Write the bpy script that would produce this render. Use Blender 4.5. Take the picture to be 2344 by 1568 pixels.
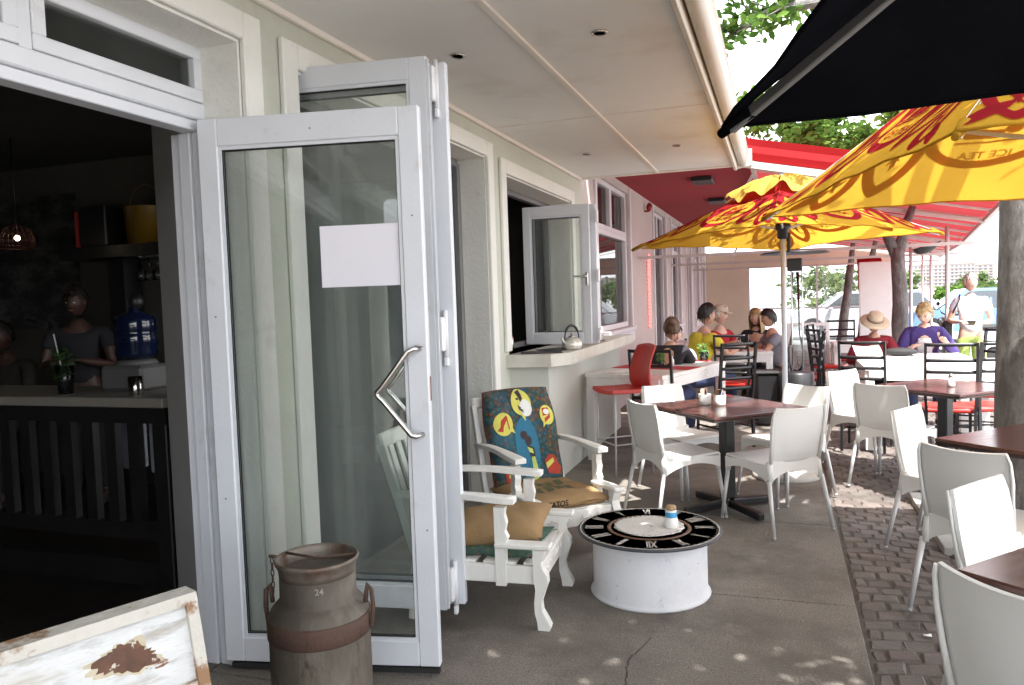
import bpy, bmesh, math, random
from math import sin, cos, pi, radians as R
from mathutils import Vector as V, Matrix
rnd = random.Random(7)
for o in list(bpy.data.objects): bpy.data.objects.remove(o)
SC = bpy.context.scene
COL = SC.collection

# ------------------------------------------------------------------ camera
cam = bpy.data.cameras.new("camera"); cam.lens = 27.0; cam.sensor_width = 36.0
cam.clip_start = 0.05; cam.clip_end = 3000
camo = bpy.data.objects.new("camera", cam); COL.objects.link(camo); SC.camera = camo
_f, _cx, _cy = 1758., 1172., 784.
_Y = V((613, -119, _f)).normalized()
_rx = .034; _D = V((_rx, 1, (119 - 613*_rx)/_f)); _D = (_D - _Y*_D.dot(_Y)).normalized()
_Z = -_D; _X = _Y.cross(_Z)
if _X.x < 0: _X = -_X
# world axes expressed in camera (right, down, forward) -> blender camera (right, up, back)
_m = Matrix(((_X.x, -_X.y, -_X.z), (_Y.x, -_Y.y, -_Y.z), (_Z.x, -_Z.y, -_Z.z)))
camo.matrix_world = Matrix.Translation((2.1, 0, 1.55)) @ _m.to_4x4()
# ------------------------------------------------------------------ light
SUN_EL, SUN_AZ = 62, -52      # azimuth measured from +x towards +y
w = bpy.data.worlds.new("World"); SC.world = w; w.use_nodes = True
nt = w.node_tree; nt.nodes.clear()
sky = nt.nodes.new('ShaderNodeTexSky'); sky.sky_type = 'NISHITA'; sky.sun_disc = False
sky.sun_elevation = R(SUN_EL); sky.sun_rotation = R(90 - SUN_AZ); sky.dust_density = 1.5; sky.air_density = 1.0; sky.ozone_density = .8
bg = nt.nodes.new('ShaderNodeBackground'); bg.inputs[1].default_value = 0.15
wo = nt.nodes.new('ShaderNodeOutputWorld')
# bright broken cloud over the blue
_tc = nt.nodes.new('ShaderNodeTexCoord'); _mp = nt.nodes.new('ShaderNodeMapping'); _mp.inputs['Scale'].default_value = (1, 1, 2.2)
_cn = nt.nodes.new('ShaderNodeTexNoise'); _cn.inputs['Scale'].default_value = 2.2; _cn.inputs['Detail'].default_value = 7; _cn.inputs['Roughness'].default_value = .55
_cr = nt.nodes.new('ShaderNodeValToRGB'); _cr.color_ramp.elements[0].position = .36; _cr.color_ramp.elements[0].color = (.25, .25, .25, 1); _cr.color_ramp.elements[1].position = .52; _cr.color_ramp.elements[1].color = (1, 1, 1, 1)
_mx = nt.nodes.new('ShaderNodeMix'); _mx.data_type = 'RGBA'; _mx.inputs[7].default_value = (7.2, 7.3, 7.5, 1)
nt.links.new(_tc.outputs['Generated'], _mp.inputs[0]); nt.links.new(_mp.outputs[0], _cn.inputs['Vector']); nt.links.new(_cn.outputs[0], _cr.inputs[0]); nt.links.new(_cr.outputs[0], _mx.inputs[0]); nt.links.new(sky.outputs[0], _mx.inputs[6])
nt.links.new(_mx.outputs[2], bg.inputs[0]); nt.links.new(bg.outputs[0], wo.inputs[0])
sl = bpy.data.lights.new("sun", 'SUN'); sl.energy = 3.2; sl.angle = R(.5); sl.color = (1, .97, .93)
so = bpy.data.objects.new("sun", sl); COL.objects.link(so)
sd = V((cos(R(SUN_EL))*cos(R(SUN_AZ)), cos(R(SUN_EL))*sin(R(SUN_AZ)), sin(R(SUN_EL))))
so.rotation_euler = sd.to_track_quat('Z', 'Y').to_euler(); so.location = (20, 0, 30)
vs = SC.view_settings
vs.view_transform = 'Standard'; vs.look = 'None'; vs.gamma = 1; vs.exposure = 2.2
SC.cycles.max_bounces = 9; SC.cycles.diffuse_bounces = 5; SC.cycles.glossy_bounces = 4
SC.cycles.transparent_max_bounces = 16; SC.cycles.transmission_bounces = 4
SC.cycles.sample_clamp_indirect = 6; SC.cycles.caustics_reflective = False; SC.cycles.caustics_refractive = False

# ------------------------------------------------------------------ materials
MATS = {}
def nodes(name):
    m = bpy.data.materials.new(name); m.use_nodes = True; t = m.node_tree; t.nodes.clear()
    out = t.nodes.new('ShaderNodeOutputMaterial'); return m, t, out
def N(t, kind, **kw):
    n = t.nodes.new(kind)
    for k, v in kw.items():
        if k in ('op',): n.operation = v
        else: setattr(n, k, v)
    return n
def noise(t, scale, detail=4, rough=.55, stretch=None, dist=0):
    tc = N(t, 'ShaderNodeTexCoord'); mp = N(t, 'ShaderNodeMapping')
    t.links.new(tc.outputs['Object'], mp.inputs[0])
    if stretch: mp.inputs['Scale'].default_value = stretch
    n = N(t, 'ShaderNodeTexNoise'); n.inputs['Scale'].default_value = scale; n.inputs['Detail'].default_value = detail
    n.inputs['Roughness'].default_value = rough; n.inputs['Distortion'].default_value = dist
    t.links.new(mp.outputs[0], n.inputs['Vector']); return n
def ramp(t, src, stops):
    r = N(t, 'ShaderNodeValToRGB'); cr = r.color_ramp
    while len(cr.elements) < len(stops): cr.elements.new(.5)
    for e, (p, c) in zip(cr.elements, stops):
        e.position = p; e.color = (c[0], c[1], c[2], 1) if len(c) == 3 else c
    t.links.new(src, r.inputs[0]); return r
def mixc(t, fac, a, b):
    m = N(t, 'ShaderNodeMix', data_type='RGBA')
    if isinstance(fac, float): m.inputs[0].default_value = fac
    else: t.links.new(fac, m.inputs[0])
    for i, x in ((6, a), (7, b)):
        if isinstance(x, tuple): m.inputs[i].default_value = (*x[:3], 1)
        else: t.links.new(x, m.inputs[i])
    return m.outputs[2]
def sh(c, k): return tuple(max(0, min(1, x*k)) for x in c)
def pm(name, c, rough=.6, var=.12, vs=4, bump=.0, bs=80, metal=0, spec=.5, stretch=None, patches=None, trans=0, coat=0):
    """paint / plaster / wood: base colour with slow mottling, fine grain bump and optional worn patches (colour, scale, lo, hi)"""
    if name in MATS: return MATS[name]
    m, t, out = nodes(name); p = N(t, 'ShaderNodeBsdfPrincipled')
    n = noise(t, vs, 6, .6, stretch)
    col = ramp(t, n.outputs[0], [(.3, sh(c, 1-var)), (.7, sh(c, 1+var*.6))]).outputs[0]
    if patches:
        for (pc, ps, lo, hi) in patches:
            n2 = noise(t, ps, 8, .65, stretch)
            f = ramp(t, n2.outputs[0], [(lo, (0, 0, 0)), (hi, (1, 1, 1))]).outputs[0]
            col = mixc(t, f, col, pc)
    t.links.new(col, p.inputs['Base Color'])
    p.inputs['Metallic'].default_value = metal; p.inputs['Specular IOR Level'].default_value = spec
    rr = ramp(t, n.outputs[0], [(.2, (max(.02, rough-.08),)*3), (.8, (min(1, rough+.08),)*3)]); t.links.new(rr.outputs[0], p.inputs['Roughness'])
    if coat: p.inputs['Coat Weight'].default_value = coat; p.inputs['Coat Roughness'].default_value = .08
    if bump:
        nb = noise(t, bs, 5, .6, stretch); b = N(t, 'ShaderNodeBump'); b.inputs['Strength'].default_value = bump; b.inputs['Distance'].default_value = .01
        t.links.new(nb.outputs[0], b.inputs['Height']); t.links.new(b.outputs[0], p.inputs['Normal'])
    t.links.new(p.outputs[0], out.inputs[0]); MATS[name] = m; return m
def fabric(name, c, tr=.5, var=.08, vs=6, tcol=None):
    if name in MATS: return MATS[name]
    m, t, out = nodes(name)
    n = noise(t, vs, 4); col = ramp(t, n.outputs[0], [(.3, sh(c, 1-var)), (.7, sh(c, 1+var))]).outputs[0]
    d = N(t, 'ShaderNodeBsdfDiffuse'); tl = N(t, 'ShaderNodeBsdfTranslucent'); mx = N(t, 'ShaderNodeMixShader'); mx.inputs[0].default_value = tr
    wv = noise(t, 400, 2); b = N(t, 'ShaderNodeBump'); b.inputs['Strength'].default_value = .15; b.inputs['Distance'].default_value = .002
    t.links.new(wv.outputs[0], b.inputs['Height']); t.links.new(b.outputs[0], d.inputs['Normal'])
    t.links.new(col, d.inputs[0]); (t.links.new(col, tl.inputs[0]) if tcol is None else setattr(tl.inputs[0], 'default_value', (*tcol, 1)))
    t.links.new(d.outputs[0], mx.inputs[1]); t.links.new(tl.outputs[0], mx.inputs[2]); t.links.new(mx.outputs[0], out.inputs[0])
    MATS[name] = m; return m
def glass(name, tint=(.86, .93, .9), ior=1.5, rough=0.0, dirt_veil=.03):
    if name in MATS: return MATS[name]
    m, t, out = nodes(name)
    tr = N(t, 'ShaderNodeBsdfTransparent'); tr.inputs[0].default_value = (*tint, 1)
    gl = N(t, 'ShaderNodeBsdfGlossy'); gl.inputs['Roughness'].default_value = rough
    fr = N(t, 'ShaderNodeFresnel'); fr.inputs[0].default_value = ior
    mx = N(t, 'ShaderNodeMixShader'); t.links.new(fr.outputs[0], mx.inputs[0]); t.links.new(tr.outputs[0], mx.inputs[1]); t.links.new(gl.outputs[0], mx.inputs[2])
    df = N(t, 'ShaderNodeBsdfDiffuse'); df.inputs[0].default_value = (.6, .65, .62, 1)
    n = noise(t, 3, 6, .7, (1, 1, .25)); fr2 = ramp(t, n.outputs[0], [(.35, (dirt_veil*.3,)*3), (.75, (dirt_veil*2,)*3)])
    m2 = N(t, 'ShaderNodeMixShader'); t.links.new(fr2.outputs[0], m2.inputs[0]); t.links.new(mx.outputs[0], m2.inputs[1]); t.links.new(df.outputs[0], m2.inputs[2])
    t.links.new(m2.outputs[0], out.inputs[0]); MATS[name] = m; return m
def emit(name, c, s):
    m, t, out = nodes(name); e = N(t, 'ShaderNodeEmission'); e.inputs[0].default_value = (*c, 1); e.inputs[1].default_value = s
    t.links.new(e.outputs[0], out.inputs[0]); MATS[name] = m; return m

WALL = pm('wall_plaster', (.56, .58, .50), .85, .08, 1.2, .5, 45, patches=[((.43, .44, .38), 1.6, .56, .85), ((.36, .35, .30), 9, .68, .80)])
TRIM = pm('trim_plaster', (.77, .77, .72), .8, .06, 1.5, .5, 45, patches=[((.52, .50, .45), 3., .60, .82), ((.40, .37, .32), 14, .70, .80)])
WHITEF = pm('white_aluminium', (.70, .72, .76), .40, .06, 2.0, .08, 60, patches=[((.50, .49, .47), 3.5, .60, .78), ((.30, .27, .24), 55, .74, .78)])
CEIL = pm('ceiling_board', (.80, .81, .79), .85, .05, .8, .08, 50, patches=[((.60, .54, .46), 1.1, .55, .9)])
CEILT = pm('ceiling_batten', (.80, .76, .70), .8, .05, 2)
GUT = pm('gutter_paint', (.60, .57, .50), .5, .12, 2, .1, 30, stretch=(4, .4, 4), patches=[((.40, .35, .27), 5, .6, .8)])
SLAB = pm('concrete', (.25, .222, .19), .85, .22, 1.1, .9, 110, patches=[((.13, .112, .094), 1.7, .45, .64), ((.31, .285, .25), 2.7, .55, .76), ((.13, .112, .095), 120, .50, .60), ((.38, .36, .32), 80, .60, .68), ((.08, .075, .07), 26, .68, .74)])
JOINT = pm('joint_dirt', (.06, .055, .05), .95, .2, 20, .3, 90)
PWHITE = pm('white_plastic', (.80, .80, .78), .40, .05, 2.5, .06, 90, patches=[((.62, .60, .56), 6, .62, .80), ((.50, .48, .44), 38, .70, .78)])
ALU = pm('brushed_aluminium', (.66, .67, .68), .48, .08, 30, .05, 200, metal=.35)
STEEL = pm('polished_steel', (.66, .63, .60), .16, .08, 10, metal=1.0)
TABLE = pm('dark_laminate', (.085, .034, .028), .22, .25, 5, .03, 60, stretch=(1, 9, 1), spec=.6)
TEDGE = pm('laminate_edge', (.035, .022, .02), .4, .2, 8)
BLACKM = pm('black_metal', (.014, .014, .016), .38, .2, 6, .04, 100)
BLACKR = pm('black_rubber', (.02, .02, .02), .75, .2, 12)
REDP = pm('red_seat', (.55, .035, .025), .4, .15, 5, .02, 100)
WTABLE = pm('white_table_paint', (.80, .79, .77), .3, .05, 3, .02, 80, patches=[((.62, .6, .57), 6, .68, .85)])
WOODW = pm('chalky_white_wood', (.78, .77, .73), .62, .07, 6, .35, 40, stretch=(1, 1, .3), patches=[((.42, .33, .24), 13, .72, .80), ((.6, .59, .55), 4, .62, .8)])
BROWNW = pm('brown_wood', (.13, .07, .04), .5, .3, 6, .2, 60, stretch=(1, 8, 1))
def keyed(name): return MATS[name]
GLS = glass('door_glass', (.965, .985, .975), 1.52, 0, .06)  # dirt film thickened; its pale tone stands in for reflections
WINGLS = glass('window_glass', (.75, .78, .76), 1.5, 0, .02)
CLEAR = glass('clear_glass', (.93, .96, .94), 1.45, 0, .01)
PLAST = glass('curtain_plastic', (.86, .88, .90), 1.4, .08, .16)
SKIN = pm('skin', (.50, .29, .20), .55, .06, 20)
SKIN2 = pm('skin_fair', (.62, .40, .31), .55, .06, 20)
SKIND = pm('skin_brown', (.17, .09, .06), .55, .06, 20)

# ------------------------------------------------------------------ mesh builder
class MB:
    def __init__(s): s.v = []; s.f = []; s.m = []; s.s = []; s.M = None
    def add(s, vs, fs, mi=0, smooth=False):
        b = len(s.v)
        if s.M is not None: vs = [tuple(s.M @ V(p)) for p in vs]
        s.v += [tuple(p) for p in vs]
        for f in fs: s.f.append([b+i for i in f]); s.m.append(mi); s.s.append(smooth)
        return s
    def box(s, c, d, rz=0, mi=0, rot=None, bev=0):
        x, y, z = d[0]/2, d[1]/2, d[2]/2
        if bev:
            b = min(bev, x*.9, y*.9, z*.9); vs = []; 
            for sx in (-1, 1):
                for sy in (-1, 1):
                    for sz in (-1, 1): vs += [(sx*x, sy*(y-b), sz*(z-b)), (sx*(x-b), sy*y, sz*(z-b)), (sx*(x-b), sy*(y-b), sz*z)]
            I = lambda sx, sy, sz, k: ((sx > 0)*4+(sy > 0)*2+(sz > 0))*3+k
            fs = []
            for sg in (-1, 1):
                o = 1 if sg > 0 else -1
                q = [I(sg, -1, -1, 0), I(sg, 1, -1, 0), I(sg, 1, 1, 0), I(sg, -1, 1, 0)]; fs.append(q[::o])
                q = [I(-1, sg, -1, 1), I(-1, sg, 1, 1), I(1, sg, 1, 1), I(1, sg, -1, 1)]; fs.append(q[::o])
                q = [I(-1, -1, sg, 2), I(1, -1, sg, 2), I(1, 1, sg, 2), I(-1, 1, sg, 2)]; fs.append(q[::o])
            for a in (-1, 1):
                for c2 in (-1, 1):
                    fs.append([I(a, c2, -1, 0), I(a, c2, 1, 0), I(a, c2, 1, 1), I(a, c2, -1, 1)])
                    fs.append([I(a, -1, c2, 0), I(a, 1, c2, 0), I(a, 1, c2, 2), I(a, -1, c2, 2)])
                    fs.append([I(-1, a, c2, 1), I(1, a, c2, 1), I(1, a, c2, 2), I(-1, a, c2, 2)])
                    for e in (-1, 1): fs.append([I(a, c2, e, 0), I(a, c2, e, 1), I(a, c2, e, 2)])
        else:
            vs = [(-x, -y, -z), (x, -y, -z), (x, y, -z), (-x, y, -z), (-x, -y, z), (x, -y, z), (x, y, z), (-x, y, z)]
            fs = [(0, 3, 2, 1), (4, 5, 6, 7), (0, 1, 5, 4), (1, 2, 6, 5), (2, 3, 7, 6), (3, 0, 4, 7)]
        T = Matrix.Translation(c) @ (rot if rot is not None else Matrix.Rotation(rz, 4, 'Z'))
        return s.add([T @ V(p) for p in vs], fs, mi)
    def bx(s, x0, x1, y0, y1, z0, z1, mi=0, bev=0): return s.box(((x0+x1)/2, (y0+y1)/2, (z0+z1)/2), (abs(x1-x0), abs(y1-y0), abs(z1-z0)), mi=mi, bev=bev)
    def bar(s, a, b, w, h, mi=0, up=(0, 0, 1), bev=0):
        a, b = V(a), V(b); d = b-a; L = d.length; d.normalize(); u = V(up)
        if abs(d.dot(u)) > .98: u = V((0, 1, 0))
        r = d.cross(u).normalized(); u = r.cross(d)
        rot = Matrix((r, d, u)).transposed().to_4x4()
        return s.box((a+b)/2, (w, L, h), mi=mi, rot=rot, bev=bev)
    def tube(s, pts, r, n=8, mi=0, cap=True, closed=False):
        pts = [V(p) for p in pts]; rs = r if isinstance(r, (list, tuple)) else [r]*len(pts); rings = []; u = None; vs = []
        K = len(pts)
        for i, p in enumerate(pts):
            if closed: d = pts[(i+1) % K]-pts[i-1]
            else: d = (pts[min(i+1, K-1)]-pts[max(i-1, 0)])
            d.normalize()
            if u is None: u = d.orthogonal().normalized()
            u = (u-d*u.dot(d)).normalized(); w_ = d.cross(u)
            vs += [p+(u*cos(2*pi*k/n)+w_*sin(2*pi*k/n))*rs[i] for k in range(n)]
        fs = []
        for i in range(K if closed else K-1):
            j = (i+1) % K
            for k in range(n): fs.append((i*n+k, i*n+(k+1) % n, j*n+(k+1) % n, j*n+k))
        s.add(vs, fs, mi, True)
        if cap and not closed: s.add(vs[:n], [tuple(range(n))[::-1]], mi); s.add(vs[-n:], [tuple(range(n))], mi)
        return s
    def lathe(s, prof, c=(0, 0, 0), n=32, mi=0, smooth=True, sx=1, sy=1):
        vs = []; fs = []; c = V(c)
        for r, z in prof:
            for k in range(n): vs.append(c+V((r*cos(2*pi*k/n)*sx, r*sin(2*pi*k/n)*sy, z)))
        for i in range(len(prof)-1):
            for k in range(n): fs.append((i*n+k, i*n+(k+1) % n, (i+1)*n+(k+1) % n, (i+1)*n+k))
        s.add(vs, fs, mi, smooth)
        if prof[0][0] > .0005: s.add(vs[:n], [tuple(range(n))[::-1]], mi)
        if prof[-1][0] > .0005: s.add(vs[-n:], [tuple(range(n))], mi)
        return s
    def grid(s, fn, nu, nv, mi=0, smooth=True, thick=0, nfn=None):
        P = [[V(fn(i/nu, j/nv)) for j in range(nv+1)] for i in range(nu+1)]
        vs = [p for row in P for p in row]; I = lambda i, j: i*(nv+1)+j
        fs = [(I(i, j), I(i+1, j), I(i+1, j+1), I(i, j+1)) for i in range(nu) for j in range(nv)]
        if not thick: return s.add(vs, fs, mi, smooth)
        nn = []
        for i in range(nu+1):
            for j in range(nv+1):
                du = P[min(i+1, nu)][j]-P[max(i-1, 0)][j]; dv = P[i][min(j+1, nv)]-P[i][max(j-1, 0)]
                c = du.cross(dv); nn.append(c.normalized() if c.length > 1e-9 else V((0, 0, 1)))
        v2 = [p-n_*thick for p, n_ in zip(vs, nn)]
        s.add(vs, fs, mi, smooth); s.add(v2, [f[::-1] for f in fs], mi, smooth)
        rim = [I(i, 0) for i in range(nu+1)]+[I(nu, j) for j in range(1, nv+1)]+[I(i, nv) for i in range(nu-1, -1, -1)]+[I(0, j) for j in range(nv-1, 0, -1)]
        K = len(rim); rv = [vs[i] for i in rim]+[v2[i] for i in rim]
        return s.add(rv, [(k, K+k, K+(k+1) % K, (k+1) % K) for k in range(K)], mi, False)
    def prism(s, poly, z0, z1, mi=0, axis='z', smooth=False):
        n = len(poly)
        def P(a, b, c): return {'z': (a, b, c), 'x': (c, a, b), 'y': (a, c, b)}[axis]
        vs = [P(a, b, z0) for a, b in poly]+[P(a, b, z1) for a, b in poly]
        s.add(vs, [tuple(range(n))[::-1], tuple(range(n, 2*n))], mi)
        return s.add(vs, [(i, (i+1) % n, n+(i+1) % n, n+i) for i in range(n)], mi, smooth)
    def ball(s, c, r, n=16, m=10, mi=0, rot=None, keep=None):
        rx, ry, rz = r if isinstance(r, (tuple, list)) else (r, r, r); vs = []; fs = []; T = rot or Matrix.Identity(4); c = V(c)
        for j in range(m+1):
            th = -pi/2+pi*j/m
            for k in range(n): ph = 2*pi*k/n; vs.append(c+T.to_3x3() @ V((rx*cos(th)*cos(ph), ry*cos(th)*sin(ph), rz*sin(th))))
        for j in range(m):
            for k in range(n): fs.append((j*n+k, j*n+(k+1) % n, (j+1)*n+(k+1) % n, (j+1)*n+k))
        return s.add(vs, fs, mi, True)
    def mesh(s, me, T=None, mi=0, smooth=True):
        T = T or Matrix.Identity(4)
        return s.add([T @ v.co for v in me.vertices], [tuple(p.vertices) for p in me.polygons], mi, smooth)
    def build(s, name, mats, parent=None, fixn=True):
        me = bpy.data.meshes.new(name); me.from_pydata(s.v, [], s.f)
        if not isinstance(mats, (list, tuple)): mats = [mats]
        for m in mats: me.materials.append(m)
        me.polygons.foreach_set('material_index', s.m); me.polygons.foreach_set('use_smooth', s.s)
        if fixn:
            b = bmesh.new(); b.from_mesh(me); bmesh.ops.remove_doubles(b, verts=b.verts, dist=1e-5); bmesh.ops.recalc_face_normals(b, faces=b.faces); b.to_mesh(me); b.free()
        me.update()
        o = bpy.data.objects.new(name, me); COL.objects.link(o)
        if parent is not None: o.parent = parent
        return o
def tag(o, label=None, cat=None, group=None, kind=None):
    if label: o['label'] = label
    if cat: o['category'] = cat
    if group: o['group'] = group
    if kind: o['kind'] = kind
    return o
def thing(name, label, cat, loc=(0, 0, 0), rz=0, group=None):
    o = bpy.data.objects.new(name, None); COL.objects.link(o); o.location = loc; o.rotation_euler = (0, 0, rz); o.empty_display_size = .1
    return tag(o, label, cat, group)
def dup(root, loc, rz, label, group=None):
    r = root.copy(); COL.objects.link(r); r.location = loc; r.rotation_euler = (0, 0, rz); r['label'] = label
    if group: r['group'] = group
    for ch in list(root.children):
        c = ch.copy(); COL.objects.link(c); c.parent = r
        for g in ch.children:
            d = g.copy(); COL.objects.link(d); d.parent = c
    return r
def head(x, y): return math.atan2(-x, y)       # rotz so that local +y points to (x,y)
_txt = {}
def text_mesh(body, bold=False, ext=0):
    k = (body, ext)
    if k not in _txt:
        cu = bpy.data.curves.new('txt', 'FONT'); cu.body = body; cu.align_x = 'CENTER'; cu.align_y = 'CENTER'; cu.size = 1; cu.resolution_u = 3; cu.extrude = ext
        if bold: cu.offset = .02
        o = bpy.data.objects.new('txt', cu); COL.objects.link(o); bpy.context.view_layer.update()
        me = bpy.data.meshes.new_from_object(o.evaluated_get(bpy.context.evaluated_depsgraph_get())); bpy.data.objects.remove(o); _txt[k] = me
    return _txt[k]

# ================================================================== ground
def struct(o, k='structure'): o['kind'] = k; return o
PARK = pm('pale_tarmac', (.34, .33, .32), .9, .12, 1, .3, 60)
mb = MB(); mb.add([(-60, -60, -.07), (400, -60, -.07), (400, 900, -.07), (-60, 900, -.07)], [(0, 1, 2, 3)]); struct(mb.build('ground', PARK, fixn=False))
mb = MB()
ys = [-6, .9, 2.6, 3.996, 5.36, 6.9, 8.5, 10.5, 12.6, 15, 18, 21, 24.5]
for a, b in zip(ys, ys[1:]):
    mb.bx(-.24, 2.43, a+.004, b-.004, -.12, 0, bev=.005)
mb.bx(-6.6, -.245, -6, 24.5, -.12, 0)
struct(mb.build('patio_slab', SLAB))
mb = MB(); mb.bx(-.24, 2.425, -6, 24.5, -.16, -.02); struct(mb.build('slab_joints', JOINT))
# long crack wandering over the slab
mb = MB(); pts = [(1.53, 3.4), (1.47, 3.15), (1.50, 2.95), (1.42, 2.8), (1.44, 2.6), (1.36, 2.45), (1.33, 2.2)]
for (x, y), (x2, y2) in zip(pts, pts[1:]):
    for q in range(4):
        t0, t1 = q/4, (q+1)/4; a = V((x+(x2-x)*t0+rnd.uniform(-.008, .008)*(q > 0), y+(y2-y)*t0, .0025)); b = V((x+(x2-x)*t1, y+(y2-y)*t1, .0025)); wv = .0025+.003*rnd.random()
        mb.add([a+V((-wv, 0, 0)), a+V((wv, 0, 0)), b+V((wv*.8, 0, 0)), b+V((-wv*.8, 0, 0))], [(0, 1, 2, 3)])
struct(mb.build('crack', JOINT, fixn=False))
# cobbled setts, every one real geometry
def sett_mat():
    m, t, out = nodes('setts'); p = N(t, 'ShaderNodeBsdfPrincipled'); g = N(t, 'ShaderNodeNewGeometry')
    c = ramp(t, g.outputs['Random Per Island'], [(0, (.11, .09, .08)), (.3, (.165, .125, .11)), (.55, (.21, .175, .155)), (.8, (.145, .13, .12)), (1, (.25, .20, .17))])
    n = noise(t, 9, 6, .7); f = ramp(t, n.outputs[0], [(.4, (0, 0, 0)), (.75, (1, 1, 1))]); col = mixc(t, f.outputs[0], c.outputs[0], (.135, .118, .105))
    n3 = noise(t, 1.2, 4, .6); f3 = ramp(t, n3.outputs[0], [(.4, (0, 0, 0)), (.7, (.6, .6, .6))]); col = mixc(t, f3.outputs[0], col, (.05, .043, .04))
    t.links.new(col, p.inputs['Base Color']); p.inputs['Roughness'].default_value = .7
    nb = noise(t, 60, 5); b = N(t, 'ShaderNodeBump'); b.inputs['Strength'].default_value = .5; b.inputs['Distance'].default_value = .01
    t.links.new(nb.outputs[0], b.inputs['Height']); t.links.new(b.outputs[0], p.inputs['Normal']); t.links.new(p.outputs[0], out.inputs[0]); return m
mb = MB(); y = .8; row = 0
while y < 21:
    far = y > 12; sw, sdp = (.128, .105) if not far else (.24, .18)
    x = 2.445 + (row % 2)*-.0; x0 = 2.447
    first = True
    while x0 < (5.2 if not far else 5.0):
        wv = sw*(.5 if first and row % 2 else rnd.uniform(.9, 1.1)); first = False
        x1 = x0+wv; wob = lambda xx: .055*sin(xx*2.3+y*.5)+.03*sin(xx*5.1+1+y*1.3)
        z = -.012+rnd.uniform(-.006, .005); gp = .0025; bv = .011; tx, ty = rnd.uniform(-.012, .012), rnd.uniform(-.012, .012)
        cs = [(x0+gp, y+gp+wob(x0)), (x1-gp, y+gp+wob(x1)), (x1-gp, y+sdp-gp+wob(x1)), (x0+gp, y+sdp-gp+wob(x0))]
        cs = [(a+rnd.uniform(-.007, .007), b+rnd.uniform(-.007, .007)) for a, b in cs]
        cs = [(max(a, 2.437), b) for a, b in cs]
        mx_, my_ = sum(a for a, _ in cs)/4, sum(b for _, b in cs)/4
        top = [(a+(mx_-a)/abs(mx_-a)*bv, b+(my_-b)/abs(my_-b)*bv, z+(a-mx_)*tx*4+(b-my_)*ty*4) for a, b in cs]
        mid = [(a, b, z-.012) for a, b in cs]; bot = [(a, b, z-.05) for a, b in cs]
        mb.add(top+mid+bot, [(0, 1, 2, 3)]+[(4+k, 4+(k+1) % 4, (k+1) % 4, k) for k in range(4)]+[(8+k, 8+(k+1) % 4, 4+(k+1) % 4, 4+k) for k in range(4)])
        x0 = x1
    y += sdp; row += 1
struct(mb.build('cobble_paving', sett_mat(), fixn=False))
mb = MB(); mb.bx(2.43, 5.25, -6, 21.2, -.15, -.0200); struct(mb.build('paving_bed', pm('joint_sand', (.105, .090, .078), .95, .3, 14, .6, 60)))
mb = MB(); mb.bx(5.25, 5.4, -6, 40, -.16, -.005, bev=.01); struct(mb.build('kerb', pm('kerb_stone', (.42, .40, .37), .85, .12, 4, .3)))
KST = MATS['kerb_stone']

# ================================================================== cafe building
CAFE = thing('cafe_building', 'pale green-cream plastered cafe front with white trimmed bifold doors under a boarded eave', 'building')
mb = MB()
T = -.3
segs = [(-4, -1.6, 0, 2.95), (-1.6, 2.70, 2.66, 2.95), (2.70, 3.08, 0, 2.95), (3.08, 5.51, 2.64, 2.95), (5.51, 5.92, 0, 2.95), (5.92, 8.0, 2.57, 2.95), (5.92, 8.0, 0, 1.10), (8.0, 8.56, 0, 2.95)]
for a, b, c, d in segs: mb.bx(T, 0, a, b, c, d)
mb.build('wall', WALL, CAFE)
# flared inner nib wall
mb = MB(); mb.prism([(-.27, 2.74), (-1.08, 3.33), (-1.08, 3.62), (-.31, 3.06)], 0, 2.95); mb.build('inner_pier', pm('pier_plaster', (.50, .49, .47), .8, .05, 1.5, .2, 60), CAFE)
def surround(name, y0, y1, zt, zb=0, w_=.115, d=.03, full=False):
    m_ = MB(); m_.bx(.001, d, y0-w_, y0, zb, zt+w_, bev=.006); m_.bx(.001, d, y1, y1+w_, zb, zt+w_, bev=.006); m_.bx(.001, d, y0, y1, zt, zt+w_, bev=.006)
    # painted reveal lining
    m_.bx(T, .002, y0-.001, y0+.012, zb, zt); m_.bx(T, .002, y1-.012, y1+.001, zb, zt); m_.bx(T, .002, y0+.012, y1-.012, zt-.012, zt+.001)
    return m_.build(name, TRIM, CAFE)
surround('door_surround', -1.6, 2.70, 2.66); surround('door_surround', 3.08, 5.51, 2.64); surround('window_surround', 5.92, 8.0, 2.57, 1.13)
# skirting dirt line handled by material; low protruding base wall with counter
mb = MB(); mb.prism([(.0, 5.93), (.30, 6.02), (.30, 8.95), (0, 8.95)], 0, 1.0); mb.build('counter_base', pm('counter_plaster', (.56, .57, .52), .85, .07, 1.0, .25, 60, patches=[((.42, .41, .37), 2.2, .6, .85)]), CAFE)
mb = MB(); mb.prism([(-.28, 5.935), (.0, 5.84), (.36, 5.90), (.47, 6.12), (.47, 9.0), (-.28, 7.99)], 1.0, 1.10, smooth=False)
mb.build('counter_top', pm('counter_stone', (.62, .60, .53), .6, .12, 6, .2, 60, patches=[((.42, .39, .33), 7, .6, .8)]), CAFE)
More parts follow.
